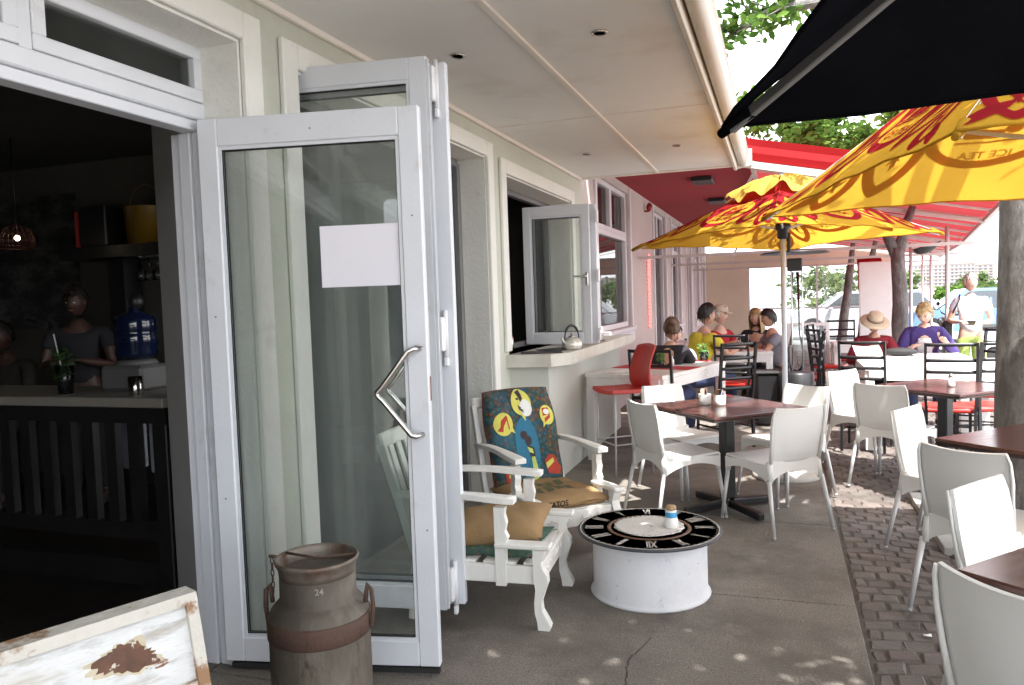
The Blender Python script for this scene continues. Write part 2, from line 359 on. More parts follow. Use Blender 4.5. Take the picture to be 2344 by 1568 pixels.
# ceiling, battens, eave
mb = MB(); mb.bx(.001, 1.655, -4, 8.5, 2.88, 2.905); mb.build('eave_ceiling', CEIL, CAFE)
mb = MB(); mb.bx(.845, .885, -4, 8.49, 2.864, 2.8805, bev=.004); mb.bx(.002, .03, -4, 8.49, 2.85, 2.8805, bev=.004)
for yy in (5.65, 2.55, -.6): mb.bx(.03, .844, yy-.006, yy+.006, 2.876, 2.8803); mb.bx(.886, 1.65, yy-.006, yy+.006, 2.876, 2.8803)
mb.bx(.002, 1.65, 8.46, 8.5, 2.862, 2.8802, bev=.004)
mb.build('ceiling_batten', CEILT, CAFE)
mb = MB(); mb.bx(1.656, 1.69, -4, 8.6, 2.84, 3.06, bev=.006); mb.build('fascia_board', GUT, CAFE)
# gutter: half-round-ish channel with rolled lip
prof = [(1.70, 3.04), (1.70, 2.93), (1.715, 2.895), (1.75, 2.875), (1.79, 2.88), (1.82, 2.91), (1.83, 2.95), (1.83, 3.03), (1.845, 3.045), (1.855, 3.03), (1.84, 3.02), (1.838, 2.95), (1.825, 2.90), (1.79, 2.868), (1.75, 2.864), (1.708, 2.885), (1.692, 2.93), (1.692, 3.04)]
prof = [(1.692+(a-1.692)*.72, 2.99+(b-2.99)*.85) for a, b in prof]
mb = MB(); mb.prism(prof, -4, 8.62, axis='y', smooth=True); 
for yy in (-1, .9, 2.8, 4.7, 6.6, 8.3): mb.bx(1.695, 1.805, yy-.02, yy+.02, 3.038, 3.046)
mb.build('gutter', GUT, CAFE)
mb = MB(); mb.add([(-6.8, -4.1, 3.9), (1.72, -4.1, 3.07), (1.72, 8.62, 3.07), (-6.8, 8.62, 3.9), (-6.8, -4.1, 3.95), (1.72, -4.1, 3.11), (1.72, 8.62, 3.11), (-6.8, 8.62, 3.95)], [(0, 1, 2, 3), (4, 7, 6, 5), (0, 4, 5, 1), (1, 5, 6, 2), (2, 6, 7, 3), (3, 7, 4, 0)])
mb.build('roof', pm('roof_sheet', (.30, .28, .26), .6, .1, 3), CAFE)
mb = MB(); mb.prism([(1.66, 2.86), (1.84, 2.89), (1.84, 3.06), (1.66, 3.06)], 8.62, 8.68, axis='y'); mb.build('gutter_end', GUT, CAFE)
LAMPG = pm('downlight_glass', (.60, .50, .40), .3, .2, 30)
for x_, y_ in ((1.26, 3.89), (.47, 3.92), (1.25, 7.07), (.42, 7.07), (1.26, .7), (.47, .7)):
    mb = MB(); mb.lathe([(.042, .008), (.042, .002), (.038, -.002), (.032, 0), (.030, .004)], (x_, y_, 2.872), 24); dl = mb.build('downlight', STEEL, CAFE)
    mb = MB(); mb.lathe([(.0, 0), (.030, .0)], (x_, y_, 2.8745), 16); mb.build('lens', LAMPG, dl)
# interior shell
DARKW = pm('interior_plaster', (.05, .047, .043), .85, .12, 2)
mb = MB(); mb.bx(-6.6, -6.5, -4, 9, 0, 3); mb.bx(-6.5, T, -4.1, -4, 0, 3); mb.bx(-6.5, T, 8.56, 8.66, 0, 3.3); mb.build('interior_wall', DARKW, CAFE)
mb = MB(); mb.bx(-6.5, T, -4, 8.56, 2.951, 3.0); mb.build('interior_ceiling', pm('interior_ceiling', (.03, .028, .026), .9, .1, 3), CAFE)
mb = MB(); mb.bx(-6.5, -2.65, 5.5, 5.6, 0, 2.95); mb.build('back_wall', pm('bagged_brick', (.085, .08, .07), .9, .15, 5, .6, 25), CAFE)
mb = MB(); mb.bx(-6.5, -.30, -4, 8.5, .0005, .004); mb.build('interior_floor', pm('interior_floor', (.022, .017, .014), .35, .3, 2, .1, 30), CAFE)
# transom light over door one
FX = -.22
def framed(y0, y1, z0, z1, w_, x0, x1, m_):
    m_.bx(x0, x1, y0, y1, z0, z0+w_, bev=.004); m_.bx(x0, x1, y0, y1, z1-w_, z1, bev=.004)
    m_.bx(x0, x1, y0, y0+w_, z0+w_, z1-w_, bev=.004); m_.bx(x0, x1, y1-w_, y1, z0+w_, z1-w_, bev=.004)
mb = MB(); mb.bx(FX-.07, FX+.04, -1.6, 2.73, 2.345, 2.415, bev=.006); mb.bx(FX-.06, FX+.02, -1.6, 2.73, 2.30, 2.344, bev=.004); mb.bx(FX-.05, FX+.04, -1.6, 2.73, 2.65, 2.67)
for a, b in ((1.91, 2.70), (.45, 1.86), (-1.0, .40)): framed(a, b, 2.42, 2.65, .052, FX-.03, FX+.035, mb)
mb.bx(FX-.04, FX+.028, 1.862, 1.908, 2.415, 2.65)
tr = mb.build('transom_frame', WHITEF, CAFE)
for a, b in ((1.96, 2.65), (.5, 1.81), (-.95, .35)):
    mb = MB(); mb.bx(FX-.004, FX+.004, a, b, 2.47, 2.60); mb.build('pane', WINGLS, tr)
# door one side jamb (aluminium track on right)
mb = MB(); mb.bx(FX-.08, FX-.02, 2.655, 2.70, 0, 2.30, bev=.004); mb.bx(FX-.015, FX+.05, 2.665, 2.70, 0, 2.30, bev=.004); mb.bx(FX-.13, FX-.085, 2.67, 2.705, 0, 2.30, bev=.003)
mb.build('door_jamb', WHITEF, CAFE)
# door two frame (dark recess, far jamb folded leaf)
mb = MB(); mb.bx(-.29, -.20, 5.44, 5.498, 0, 2.60, bev=.004); mb.bx(-.29, -.2, 3.095, 3.13, 0, 2.60, bev=.004); mb.bx(-.29, -.2, 3.13, 5.44, 2.57, 2.627, bev=.004); mb.build('door_frame', pm('grey_aluminium', (.20, .20, .20), .4, .1, 5), CAFE)
mb = MB(); mb.bx(-.24, -.235, 4.75, 5.43, .08, 2.52); mb.build('fixed_pane', WINGLS, CAFE)
mb = MB(); mb.bx(-.27, -.215, 4.70, 4.75, 0, 2.57, bev=.003); mb.bx(-.27, -.215, 4.75, 5.44, 0, .08); mb.build('fixed_pane_frame', MATS['grey_aluminium'], CAFE)

def leaf(name, label, a, b, z0, z1, stile, top, bot, th=.045, parent=CAFE):
    """framed glass leaf from plan point a (hinge) to b (outer)"""
    a, b = V((a[0], a[1], 0)), V((b[0], b[1], 0)); L = (b-a).length; ang = math.atan2((b-a).y, (b-a).x)
    o_ = bpy.data.objects.new(name, None)
    M = Matrix.Translation(a) @ Matrix.Rotation(ang, 4, 'Z')
    m_ = MB(); m_.M = M
    m_.bx(0, stile, -th/2, th/2, z0, z1, bev=.004); m_.bx(L-stile, L, -th/2, th/2, z0, z1, bev=.004)
    m_.bx(stile, L-stile, -th/2, th/2, z1-top, z1, bev=.004); m_.bx(stile, L-stile, -th/2, th/2, z0, z0+bot, bev=.004)
    # glazing beads
    g = .014
    for sy in (-1, 1):
        yb = sy*(th/2-.014)
        m_.bx(stile, stile+g, min(yb, yb+sy*.008), max(yb, yb+sy*.008), z0+bot, z1-top); m_.bx(L-stile-g, L-stile, min(yb, yb+sy*.008), max(yb, yb+sy*.008), z0+bot, z1-top)
        m_.bx(stile+g, L-stile-g, min(yb, yb+sy*.008), max(yb, yb+sy*.008), z1-top-g, z1-top); m_.bx(stile+g, L-stile-g, min(yb, yb+sy*.008), max(yb, yb+sy*.008), z0+bot, z0+bot+g)
    fr = m_.build(name, WHITEF, parent); tag(fr, label)
    m_ = MB(); m_.M = M; m_.bx(stile-.005, L-stile+.005, -.003, .003, z0+bot-.005, z1-top+.005); m_.build('pane', GLS, fr)
    m_ = MB(); m_.M = M
    for sy in (-1, 1):
        yb = sy*.0055; q = .004
        for (xa, xb, za, zb) in ((stile+g, stile+g+q, z0+bot+g, z1-top-g), (L-stile-g-q, L-stile-g, z0+bot+g, z1-top-g), (stile+g, L-stile-g, z1-top-g-q, z1-top-g), (stile+g, L-stile-g, z0+bot+g, z0+bot+g+q)):
            m_.bx(xa, xb, min(yb, yb+sy*.004), max(yb, yb+sy*.004), za, zb)
    m_.build('gasket', BLACKR, fr)
    return fr, M, L
# nearest door leaf with notice and handle
lf1, M1, L1 = leaf('glass_door', 'nearest open white glass door leaf with bent steel handle and blank notice', (-.168, 2.637), (.750, 2.827), .045, 2.335, .085, .115, .105)
mb = MB(); mb.M = M1; px = lambda x: (x+.168)/.979
mb.bx(px(.325), px(.655), -.0085, -.0055, 1.625, 1.875); mb.build('paper_notice', pm('paper', (.80, .78, .84), .8, .02, 5), lf1)
for sy, nm in ((-1, 'near'), (1, 'far')):
    d0 = sy*.022; d1 = sy*.075; xs = L1-.032
    P_ = [(xs, d0, 1.365), (xs-.02, d1, 1.365), (xs-.035, d1, 1.358)]
    for k in range(9):
        t = k/8; ang = -.0; cx_, cz_ = xs-.170, 1.19
        P_.append((cx_+.02*(abs(t-.5)*2)**1.6, d1, cz_+.024*(1-2*t)))
    P_ += [(xs-.035, d1, 1.022), (xs-.02, d1, 1.015), (xs, d0, 1.015)]
    mb = MB(); mb.M = M1; mb.tube(P_, .0110, 12); mb.lathe([(.021, 0), (.021, .004)], (xs, d0, 1.375), 16); mb.build('handle', STEEL, lf1)
mb = MB(); mb.M = M1; mb.bx(.02, L1-.005, -.012, .012, .012, .034); mb.build('bottom_seal', BLACKR, lf1)
mb = MB(); mb.M = M1; mb.bx(L1-.0005, L1+.003, -.010, .010, 1.15, 1.25); mb.build('lock_plate', STEEL, lf1)
for (xq, zq) in ((.04, .75), (.04, 1.52), (L1-.03, .62), (L1-.04, 1.9), (L1-.45, 2.27)): mb = MB(); mb.M = M1; mb.box((xq, -.0238, zq), (.007, .0016, .006), bev=.0005); mb.build('screw', pm('screw_rust', (.2, .13, .09), .6, .2, 30), lf1)
# folded stack of the second door
lf2, M2, L2 = leaf('glass_door', 'tall front leaf of the folded stack behind the nearest door', (-.24, 3.125), (.60, 3.245), .10, 2.665, .085, .10, .11)
lf3, M3, L3 = leaf('glass_door', 'tall rear leaf of the folded stack behind the nearest door', (-.22, 3.21), (.655, 3.335), .10, 2.655, .085, .10, .11)
for (MM, LL, fr) in ((M2, L2, lf2),):
    for zz in (2.55, 1.40, .21):
        mb = MB(); mb.M = MM
        mb.box((LL+.012, .03, zz), (.028, .055, .16), bev=.006); mb.tube([(LL+.026, .045, zz-.11), (LL+.026, .045, zz+.11)], .012, 10)
        mb.box((LL+.026, .045, zz-.13), (.02, .03, .04), bev=.004)
        mb.build('hinge', pm('white_hinge', (.80, .80, .82), .3, .04, 5), fr)
    mb = MB(); mb.M = MM
    mb.bx(LL+.001, LL+.006, -.012, .004, .12, 2.64); mb.bx(LL+.001, LL+.006, .012, .016, .12, 2.64); mb.build('edge_seal', BLACKR, fr)
    mb = MB(); mb.M = MM; mb.bx(LL+.001, LL+.010, .0045, .0115, .12, 2.64); mb.bx(LL+.001, LL+.012, -.022, -.0125, .11, 2.65); mb.build('edge_bead', WHITEF, fr)
# window three: folding sash standing open + frame
mb = MB(); framed(5.935, 7.985, 1.10, 2.555, .05, -.28, -.22, mb); wf = mb.build('window_frame', MATS['grey_aluminium'], CAFE)
sf, MS, LS = leaf('window_sash', 'open white folding sash standing out over the stone counter', (-.20, 7.0), (.44, 7.02), 1.115, 2.415, .075, .10, .10)
mb = MB(); mb.M = MS; mb.box((LS-.03, -.03, 1.72), (.022, .012, .12), bev=.004); mb.bar((LS-.03, -.045, 1.745), (LS-.16, -.055, 1.745), .016, .018, bev=.005); mb.build('handle', STEEL, sf)
sf2, MS2, LS2 = leaf('window_sash', 'second folded white sash close behind the open one', (-.20, 7.10), (.49, 7.09), 1.115, 2.415, .075, .10, .10)
for zz in (2.3, 1.75, 1.2): mb = MB(); mb.M = MS2; mb.box((LS2+.012, -.03, zz), (.025, .05, .12), bev=.005); mb.build('hinge', MATS['white_hinge'], sf2)
# ================================================================== neighbouring building
WALL2 = pm('neighbour_plaster', (.60, .54, .51), .85, .07, 1.2, .25, 60)
NB = thing('neighbour_building', 'long pinkish cream restaurant front with white windows beyond the cafe, under the red canopy', 'building', (0, 8.56, 0))
def nb(m_, name, mats, parent=None):
    for i, p in enumerate(m_.v): m_.v[i] = (p[0], p[1]-8.56, p[2])
    return m_.build(name, mats, parent or NB)
wins = [(9.25, 11.4, 1.10, 2.42, 1), (13.75, 15.2, .0, 2.5, 1), (16.1, 17.5, .9, 2.42, 1), (18.6, 19.7, 0, 2.5, 0), (20.6, 21.6, .9, 2.42, 1), (22.5, 23.3, 0, 2.3, 0)]
mb = MB(); yp = 8.561
for y0, y1, z0, z1, tr_ in wins:
    zt = 3.05 if tr_ else z1
    mb.bx(-.3, 0, yp, y0, 0, 3.5)
    if z0 > 0: mb.bx(-.3, 0, y0, y1, 0, z0)
    mb.bx(-.3, 0, y0, y1, zt, 3.5); yp = y1
mb.bx(-.3, 0, yp, 24.3, 0, 3.5); nb(mb, 'wall', WALL2)
FW = pm('white_window_paint', (.74, .73, .75), .5, .05, 3)
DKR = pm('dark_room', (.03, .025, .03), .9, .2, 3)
CURT = pm('brown_curtain', (.28, .22, .20), .9, .15, 3, stretch=(1, 12, .4))
for i, (y0, y1, z0, z1, tr_) in enumerate(wins):
    mb = MB(); framed(y0, y1, z0+.001, z1, .07, -.14, -.04, mb)
    if tr_:
        framed(y0, (y0+y1)/2, z1+.001, 3.049, .06, -.14, -.04, mb); framed((y0+y1)/2, y1, z1+.001, 3.049, .06, -.14, -.04, mb)
    if z0 > .5: mb.bx(-.05, .07, y0-.06, y1+.10, z0-.06, z0-.001, bev=.008); mb.bx(-.0, .05, y0-.03, y1+.06, z0-.22, z0-.065, bev=.008)
    mb.bx(.001, .025, y0-.10, y0-.001, max(z0-.05, 0), 3.12); mb.bx(.001, .025, y1+.001, y1+.10, max(z0-.05, 0), 3.12)
    fr = nb(mb, 'window' if z0 > .5 else 'glazed_door', FW)
    mb = MB(); mb.bx(-.10, -.095, y0+.07, y1-.07, z0+.07, z1-.07)
    if tr_: mb.bx(-.10, -.095, y0+.06, (y0+y1)/2-.06, z1+.06, 2.99); mb.bx(-.10, -.095, (y0+y1)/2+.06, y1-.06, z1+.06, 2.99)
    nb(mb, 'pane', WINGLS, fr)
mb = MB(); mb.grid(lambda u, v: (-.22+.02*sin(u*60), 10.45+u*.75, 1.15+v*1.25), 60, 1, thick=.006); nb(mb, 'curtain', CURT)
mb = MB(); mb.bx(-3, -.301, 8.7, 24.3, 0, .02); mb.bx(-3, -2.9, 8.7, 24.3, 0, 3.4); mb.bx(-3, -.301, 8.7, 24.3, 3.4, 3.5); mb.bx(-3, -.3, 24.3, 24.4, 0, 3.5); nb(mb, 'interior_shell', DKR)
# end wall across the far end
YW = pm('yellow_plaster', (.74, .67, .52), .85, .06, 1.5, .2)
mb = MB(); mb.bx(0.001, 1.20, 24.1, 24.3, 0, 2.25); mb.bx(0.001, 5.3, 24.1, 24.3, 2.251, 2.75); nb(mb, 'end_wall', YW)
mb = MB()
for x_ in (1.20, 3.1, 4.4): mb.bx(x_, x_+.05, 24.14, 24.2, 0, 2.25)
mb.bx(1.26, 5.2, 24.15, 24.19, 1.0, 1.04); nb(mb, 'curtain_frame', pm('pale_metal', (.6, .6, .62), .4, .05, 5))
mb = MB(); mb.grid(lambda u, v: (1.26+u*3.14, 24.17+.02*sin(u*38), .02+v*2.2), 60, 1); nb(mb, 'plastic_curtain', PLAST)
# red rope light beside the second opening
REDG = emit('red_neon', (1, .16, .14), .8)
rl = thing('rope_light', 'vertical pink-red rope light bunched down the corner of the neighbouring wall', 'light', (.04, 12.95, 1.0))
mb = MB(); mb.tube([(.02*sin(k*2.1), .06*cos(k*2.1), k*.02) for k in range(62)], .013, 6); mb.build('glowing_tube', REDG, rl)
mb = MB(); mb.bx(-.035, -.015, -.02, .02, 0, 1.25); mb.build('backing_strip', FW, rl)
mb = MB(); mb.ball((.08, 12.86, 3.0), (.05, .05, .07)); mb.bx(.0, .08, 12.83, 12.89, 2.92, 2.95); tag(mb.build('alarm_beacon', pm('beacon_red', (.30, .02, .025), .3, .1, 8)), 'small dark red alarm beacon high on the neighbouring wall', 'alarm')

# ================================================================== red canopy
CAN = thing('patio_canopy', 'wide red sheeted canopy roof over the neighbouring terrace', 'canopy', (0, 8.75, 0))
REDL = pm('red_lining', (.36, .022, .032), .8, .12, 3, .1, 60)
REDS = fabric('red_sheet', (.36, .035, .04), .22, .12, 2, tcol=(.34, .05, .055))
def cb(m_, name, mats, parent=None):
    for i, p in enumerate(m_.v): m_.v[i] = (p[0], p[1]-8.75, p[2])
    return m_.build(name, mats, parent or CAN)
xe = lambda y: 4.35+(y-8.75)*.125
ze = lambda y: max(2.36, 2.58-(y-8.75)*.03)
mb = MB(); mb.bx(.001, 1.80, 8.76, 24.0, 3.16, 3.18); cb(mb, 'flat_lining', REDL)
def corr(u, v):
    y = 8.76+v*15.3; x = 1.80+u*(xe(y)-1.80); z = 3.13-u*(3.13-ze(y)) + .010*sin(y*2*pi/.38)
    return (x, y, z)
mb = MB(); mb.grid(corr, 6, 400); cb(mb, 'corrugated_sheet', REDS)
FR = pm('red_fascia', (.24, .005, .007), .7, .1, 3, spec=.15)
mb = MB()
for k in range(3):   # ribbed sloping fascia along the front edge
    z0 = 2.965+.075*k
    mb.add([(1.78, 8.70-.015*(k % 2), z0), (4.36, 8.70-.015*(k % 2), z0-.57), (4.36, 8.70-.015*((k+1) % 2), z0-.57+.075), (1.78, 8.70-.015*((k+1) % 2), z0+.075), (1.78, 8.74, z0), (4.36, 8.74, z0-.57), (4.36, 8.74, z0-.57+.075), (1.78, 8.74, z0+.075)], [(0, 1, 2, 3), (4, 7, 6, 5), (0, 4, 5, 1), (3, 2, 6, 7), (0, 3, 7, 4), (1, 5, 6, 2)])
cb(mb, 'fascia', FR)
mb = MB(); mb.bar((1.76, 8.70, 2.915), (4.38, 8.70, 2.34), .06, .07)
for y_ in (12.2, 16.0, 20.0): mb.bar((0.02, y_, 2.14), (xe(y_)-.05, y_, 2.12), .04, .045); mb.bar((1.8, y_, 3.0), (xe(y_), y_, ze(y_)-.07), .05, .05)
for k in range(16): y_ = 9.3+k; mb.bar((1.8, y_, 3.085), (xe(y_), y_, ze(y_)-.03), .03, .03)
mb.bar((xe(8.75), 8.75, ze(8.75)-.05), (xe(16.1), 16.1, 2.31), .05, .06); mb.bar((xe(16.1), 16.1, 2.31), (xe(24), 24, 2.31), .05, .06); mb.bar((1.81, 8.76, 3.07), (1.81, 24, 3.07), .05, .08)
for y_ in (10.2, 14.1): mb.bar((1.81, y_, 3.03), (1.30, y_, 2.14), .03, .03)
cb(mb, 'frame', pm('canopy_frame', (.60, .55, .52), .5, .1, 4))
for y_ in (13.0, 18.4, 23.6):
    mb = MB(); mb.tube([(xe(y_)-.42, y_, -.05), (xe(y_)-.42, y_, 2.42)], .03, 10); cb(mb, 'post', MATS['canopy_frame'])
mb = MB(); mb.grid(lambda u, v: (3.75+.5*u, 19.0-.3*v+.04*sin(u*9), 2.2-v*(.75*(1-u*.8))), 12, 4, thick=.01); cb(mb, 'rolled_side_curtain', REDS)
for k, (x_, y_) in enumerate(((1.1, 11.2), (1.1, 13.8), (1.1, 16.8))):
    mb = MB(); mb.bx(x_-.14, x_+.14, y_-.25, y_+.25, 3.10, 3.159, bev=.01); cb(mb, 'ceiling_heater', BLACKM)
# ================================================================== white plastic chair with aluminium legs
def chair_parts(t):
    # side profile (y, z, halfwidth, bow): front lip -> seat -> back
    prof = [(.235, .432, .205, .0), (.225, .445, .21, .0), (.12, .443, .218, .004), (0, .436, .215, .009), (-.11, .432, .205, .010), (-.165, .437, .198, .012), (-.19, .46, .192, .018), (-.205, .52, .190, .028), (-.215, .60, .200, .034), (-.226, .68, .206, .036), (-.240, .76, .202, .034), (-.252, .805, .192, .030), (-.256, .818, .186, .028)]
    K = len(prof)-1
    def f(u, v):
        s = v*K; i = min(int(s), K-1); q = s-i; a, b = prof[i], prof[i+1]
        y, z, hw, bow = [a[k]*(1-q)+b[k]*q for k in range(4)]
        x = (2*u-1)*hw; e = 1-(2*u-1)**2
        if v < .42: z -= bow*e
        else: y -= bow*e; z -= .012*e*max(0, (v-.85)/.15)
        return (x, y, z)
    mb = MB(); mb.grid(f, 14, 36, thick=.012)
    # skirt: deep at corners, arched between
    path = []
    for k in range(9): path.append((-.205+.41*k/8, .232, .437, k/8))                       # front
    fr = path[::-1]
    def skirt(p0, p1, d0, d1, n=12, arch=.055):
        vs = []; 
        for k in range(n+1):
            t_ = k/n; x = p0[0]*(1-t_)+p1[0]*t_; y = p0[1]*(1-t_)+p1[1]*t_; z = p0[2]*(1-t_)+p1[2]*t_
            dep = (d0*(1-t_)+d1*t_)-arch*math.sin(pi*t_)**.7
            vs += [(x, y, z), (x, y, z-dep)]
        nx, ny = -(p1[1]-p0[1]), p1[0]-p0[0]; l = math.hypot(nx, ny); nx, ny = nx/l*.01, ny/l*.01
        v2 = [(x+nx, y+ny, z) for x, y, z in vs]; m = len(vs)
        fs = []
        for k in range(n):
            a = 2*k; fs += [(a, a+1, a+3, a+2), (m+a, m+a+2, m+a+3, m+a+1), (a+1, m+a+1, m+a+3, a+3), (a, a+2, m+a+2, m+a)]
        fs += [(0, m, m+1, 1), (2*n, 2*n+1, m+2*n+1, m+2*n)]
        mb.add(vs+v2, fs, 0, False)
    skirt((-.212, .228, .437), (.212, .228, .437), .085, .085)
    skirt((.216, .225, .437), (.200, -.19, .450), .085, .12)
    skirt((-.200, -.19, .450), (-.216, .225, .437), .12, .085)
    skirt((.196, -.196, .47), (-.196, -.196, .47), .14, .14, arch=.075)
    # solid corner sockets
    for sx in (-1, 1):
        mb.tube([(sx*.200, .214, .425), (sx*.206, .222, .345)], [.022, .017], 10)
        mb.tube([(sx*.187, -.185, .47), (sx*.196, -.205, .335)], [.022, .017], 10)
        mb.tube([(sx*.190, -.20, .46), (sx*.198, -.226, .60), (sx*.203, -.240, .70), (sx*.199, -.252, .78), (sx*.186, -.264, .815)], [.012, .009, .008, .007, .005], 8)
    mb.build('seat_shell', PWHITE, t)
    for sx in (-1, 1):
        for (y0, y1) in ((.222, .262), (-.205, -.278)):
            mb = MB(); mb.tube([(sx*.206, y0, .352), (sx*.232, y1, .012)], [.0145, .0115], 12); lg = mb.build('leg', ALU, t)
            mb = MB(); mb.tube([(sx*.2315, y1-.0, .015), (sx*.233, y1+.001, 0)], [.0125, .0115], 10); mb.build('foot_cap', pm('grey_cap', (.45, .45, .45), .6, .1, 20), lg)
CH = 'white plastic chairs with metal legs'
chair0 = None
def pchair(x, y, f, label):
    global chair0
    if chair0 is None:
        chair0 = thing('plastic_chair', label, 'chair', (x, y, 0), head(*f), CH); chair_parts(chair0); return chair0
    return dup(chair0, (x, y, 0), head(*f), label, CH)
pchair(1.38, 5.42, (.76, .62), 'white plastic chair left of the dark table behind the clock table, its back to us')
pchair(2.05, 5.33, (-.63, .77), 'white plastic chair right of the dark table behind the clock table, back turned')
pchair(1.36, 6.12, (.72, -.69), 'white plastic chair facing us beside the red bar stool')
pchair(2.12, 6.10, (-.64, -.76), 'white plastic chair facing us just in front of the silver parasol pole')
pchair(2.93, 6.60, (.50, .86), 'white plastic chair, back to us, on the cobbles left of the shaker table')
pchair(2.80, 7.30, (.74, -.67), 'white plastic chair facing us, partly behind another left of the shaker table')
pchair(3.92, 6.62, (-.74, .60), 'white plastic chair right of the shaker table, half hidden by the tree trunk')
pchair(3.03, 5.02, (.86, -.50), 'white plastic chair seen side-on left of the dark table before the tree trunk')
pchair(3.02, 4.08, (.62, .78), 'white plastic chair, back to us, at the near left of the table before the trunk')
pchair(2.98, 3.06, (.80, -.60), 'brightly lit white plastic chair facing us behind the nearest dark table')
pchair(2.80, 2.28, (.68, .60), 'nearest white plastic chair in the bottom right corner, back turned to us')
# ================================================================== dark square pedestal tables
def ptable_parts(t, s=.8):
    mb = MB(); mb.box((0, 0, .738), (s, s, .024), bev=.006); top = mb.build('tabletop', TABLE, t)
    mb = MB(); mb.box((0, 0, .7195), (s-.006, s-.006, .012)); mb.build('edge_band', TEDGE, top)
    mb = MB(); mb.box((0, 0, .40), (.085, .085, .62), bev=.008); mb.box((0, 0, .705), (.34, .34, .016)); mb.build('column', BLACKM, t)
    for a in (0, pi/2, pi, 3*pi/2):
        mb = MB(); c, s_ = cos(a), sin(a)
        mb.bar((c*.03, s_*.03, .055), (c*.36, s_*.36, .035), .055, .05, bev=.008); mb.build('foot', BLACKM, t)
tab0 = thing('pedestal_table', 'dark square table on black cross foot among four white chairs behind the clock table', 'table', (1.73, 5.60, 0), R(41), 'dark square pedestal tables'); ptable_parts(tab0)
dup(tab0, (3.33, 6.86, 0), R(44), 'second dark square table on the cobbles with a white shaker on it')
dup(tab0, (3.42, 4.50, 0), R(45), 'third dark square table, in front of the big tree trunk at the right edge')
dup(tab0, (3.12, 2.44, 0), R(48), 'nearest dark square table cut by the right edge of the picture')
# ================================================================== clock table
ck = thing('clock_table', 'low white round drum table topped with a dark clock face', 'table', (1.435, 3.97, 0), R(12))
DRUMW = pm('drum_white', (.74, .75, .78), .5, .05, 5, .12, 50, patches=[((.30, .31, .34), 13, .63, .70), ((.56, .58, .64), 3.0, .50, .80), ((.40, .36, .30), 45, .70, .76)])
mb = MB(); mb.lathe([(.308, 0), (.312, .008), (.306, .018), (.296, .026), (.294, .305), (.290, .318)], n=64); mb.build('drum', DRUMW, ck)
DISC = pm('clock_face', (.055, .06, .07), .5, .25, 10, .1, 60, patches=[((.10, .11, .12), 14, .6, .85)])
mb = MB(); mb.lathe([(0, .320), (.368, .320), (.373, .324), (.373, .330), (.368, .334), (0, .334)], n=96); face = mb.build('clock_face', DISC, ck)
CKW = pm('clock_cream', (.50, .48, .44), .6, .15, 20, patches=[((.2, .19, .18), 40, .62, .75)])
def annulus(m_, r0, r1, z, n=96, h=.0015, sx=1): m_.lathe([(r0, z), (r0, z+h), (r1, z+h), (r1, z)], n=n)
mb = MB(); annulus(mb, .355, .361, .3342); mb.build('minute_ring', CKW, face)
mb = MB(); annulus(mb, .198, .218, .3342); mb.build('wooden_ring', pm('clock_brown', (.16, .085, .05), .45, .2, 15), face)
for k, s_ in enumerate(['XII', 'I', 'II', 'III', 'IV', 'V', 'VI', 'VII', 'VIII', 'IX', 'X', 'XI']):
    me = text_mesh(s_, True); xs_ = [v.co.x for v in me.vertices]; ys_ = [v.co.y for v in me.vertices]; W_ = max(xs_)-min(xs_); H_ = max(ys_)-min(ys_); cx_, cy_ = (max(xs_)+min(xs_))/2, (max(ys_)+min(ys_))/2
    a = pi/2-k*pi/6+pi
    wid = {1: .022, 2: .04, 3: .052, 4: .075}[len(s_)]
    Tm = Matrix.Rotation(a-pi/2, 4, 'Z') @ Matrix.Translation((0, .285, .3354)) @ Matrix.Diagonal((wid/W_, .095/H_, 1, 1)) @ Matrix.Translation((-cx_, -cy_, 0))
    mb = MB(); mb.mesh(me, Tm, smooth=False); o = mb.build('numeral', CKW, face)
mb = MB()
for k in range(60):
    a = k*pi/30; mb.box((.348*cos(a), .348*sin(a), .3348), (.009, .003, .001), rz=a)
dots = mb.build('minute_marks', CKW, face)
# lace doily plate
DOI = pm('lace', (.66, .64, .60), .9, .06, 40, .5, 120, patches=[((.35, .33, .36), 60, .60, .66)])
dy = thing('lace_doily', 'crumpled white lace doily in the middle of the clock table', 'doily', (1.435, 3.97, .336))
mb = MB(); mb.grid(lambda u, v: ((v*.180*(1+.025*cos(u*pi*36)*(v > .95)))*cos(u*2*pi), (v*.180)*sin(u*2*pi), .002+.004*v*(1+.4*sin(u*31))+.0045*(1-v)*(1+sin(u*19+v*9))), 144, 10, thick=.002); mb.build('cloth', DOI, dy)
mb = MB()
for k in range(36):
    a = k*pi/18; mb.lathe([(.0085, 0), (.0085, .0025), (.005, .0025), (.005, 0)], (.169*cos(a), .169*sin(a), .0075), 8)
mb.build('lace_edging', pm('lace_edge', (.60, .57, .55), .9, .1, 30), dy)
js = thing('sugar_jar', 'white jar with a blue band and brown top on the clock table', 'jar', (1.55, 3.98, .341)); js.scale = (.84, .84, .88)
mb = MB(); mb.lathe([(.0, 0), (.040, 0), (.044, .006), (.043, .04), (.036, .062), (.034, .10), (.032, .104)], n=32); mb.build('jar_body', PWHITE, js)
mb = MB(); mb.lathe([(.0355, .058), (.0365, .062), (.0345, .092), (.034, .094)], n=32); mb.build('blue_band', pm('blue_print', (.06, .33, .62), .5, .1, 20), js)
mb = MB(); mb.lathe([(.0, .1041), (.031, .1041), (.033, .112), (.032, .124), (.025, .130), (0, .132)], n=32); mb.build('lid', pm('sugar_brown', (.45, .30, .17), .7, .35, 40, .3), js)
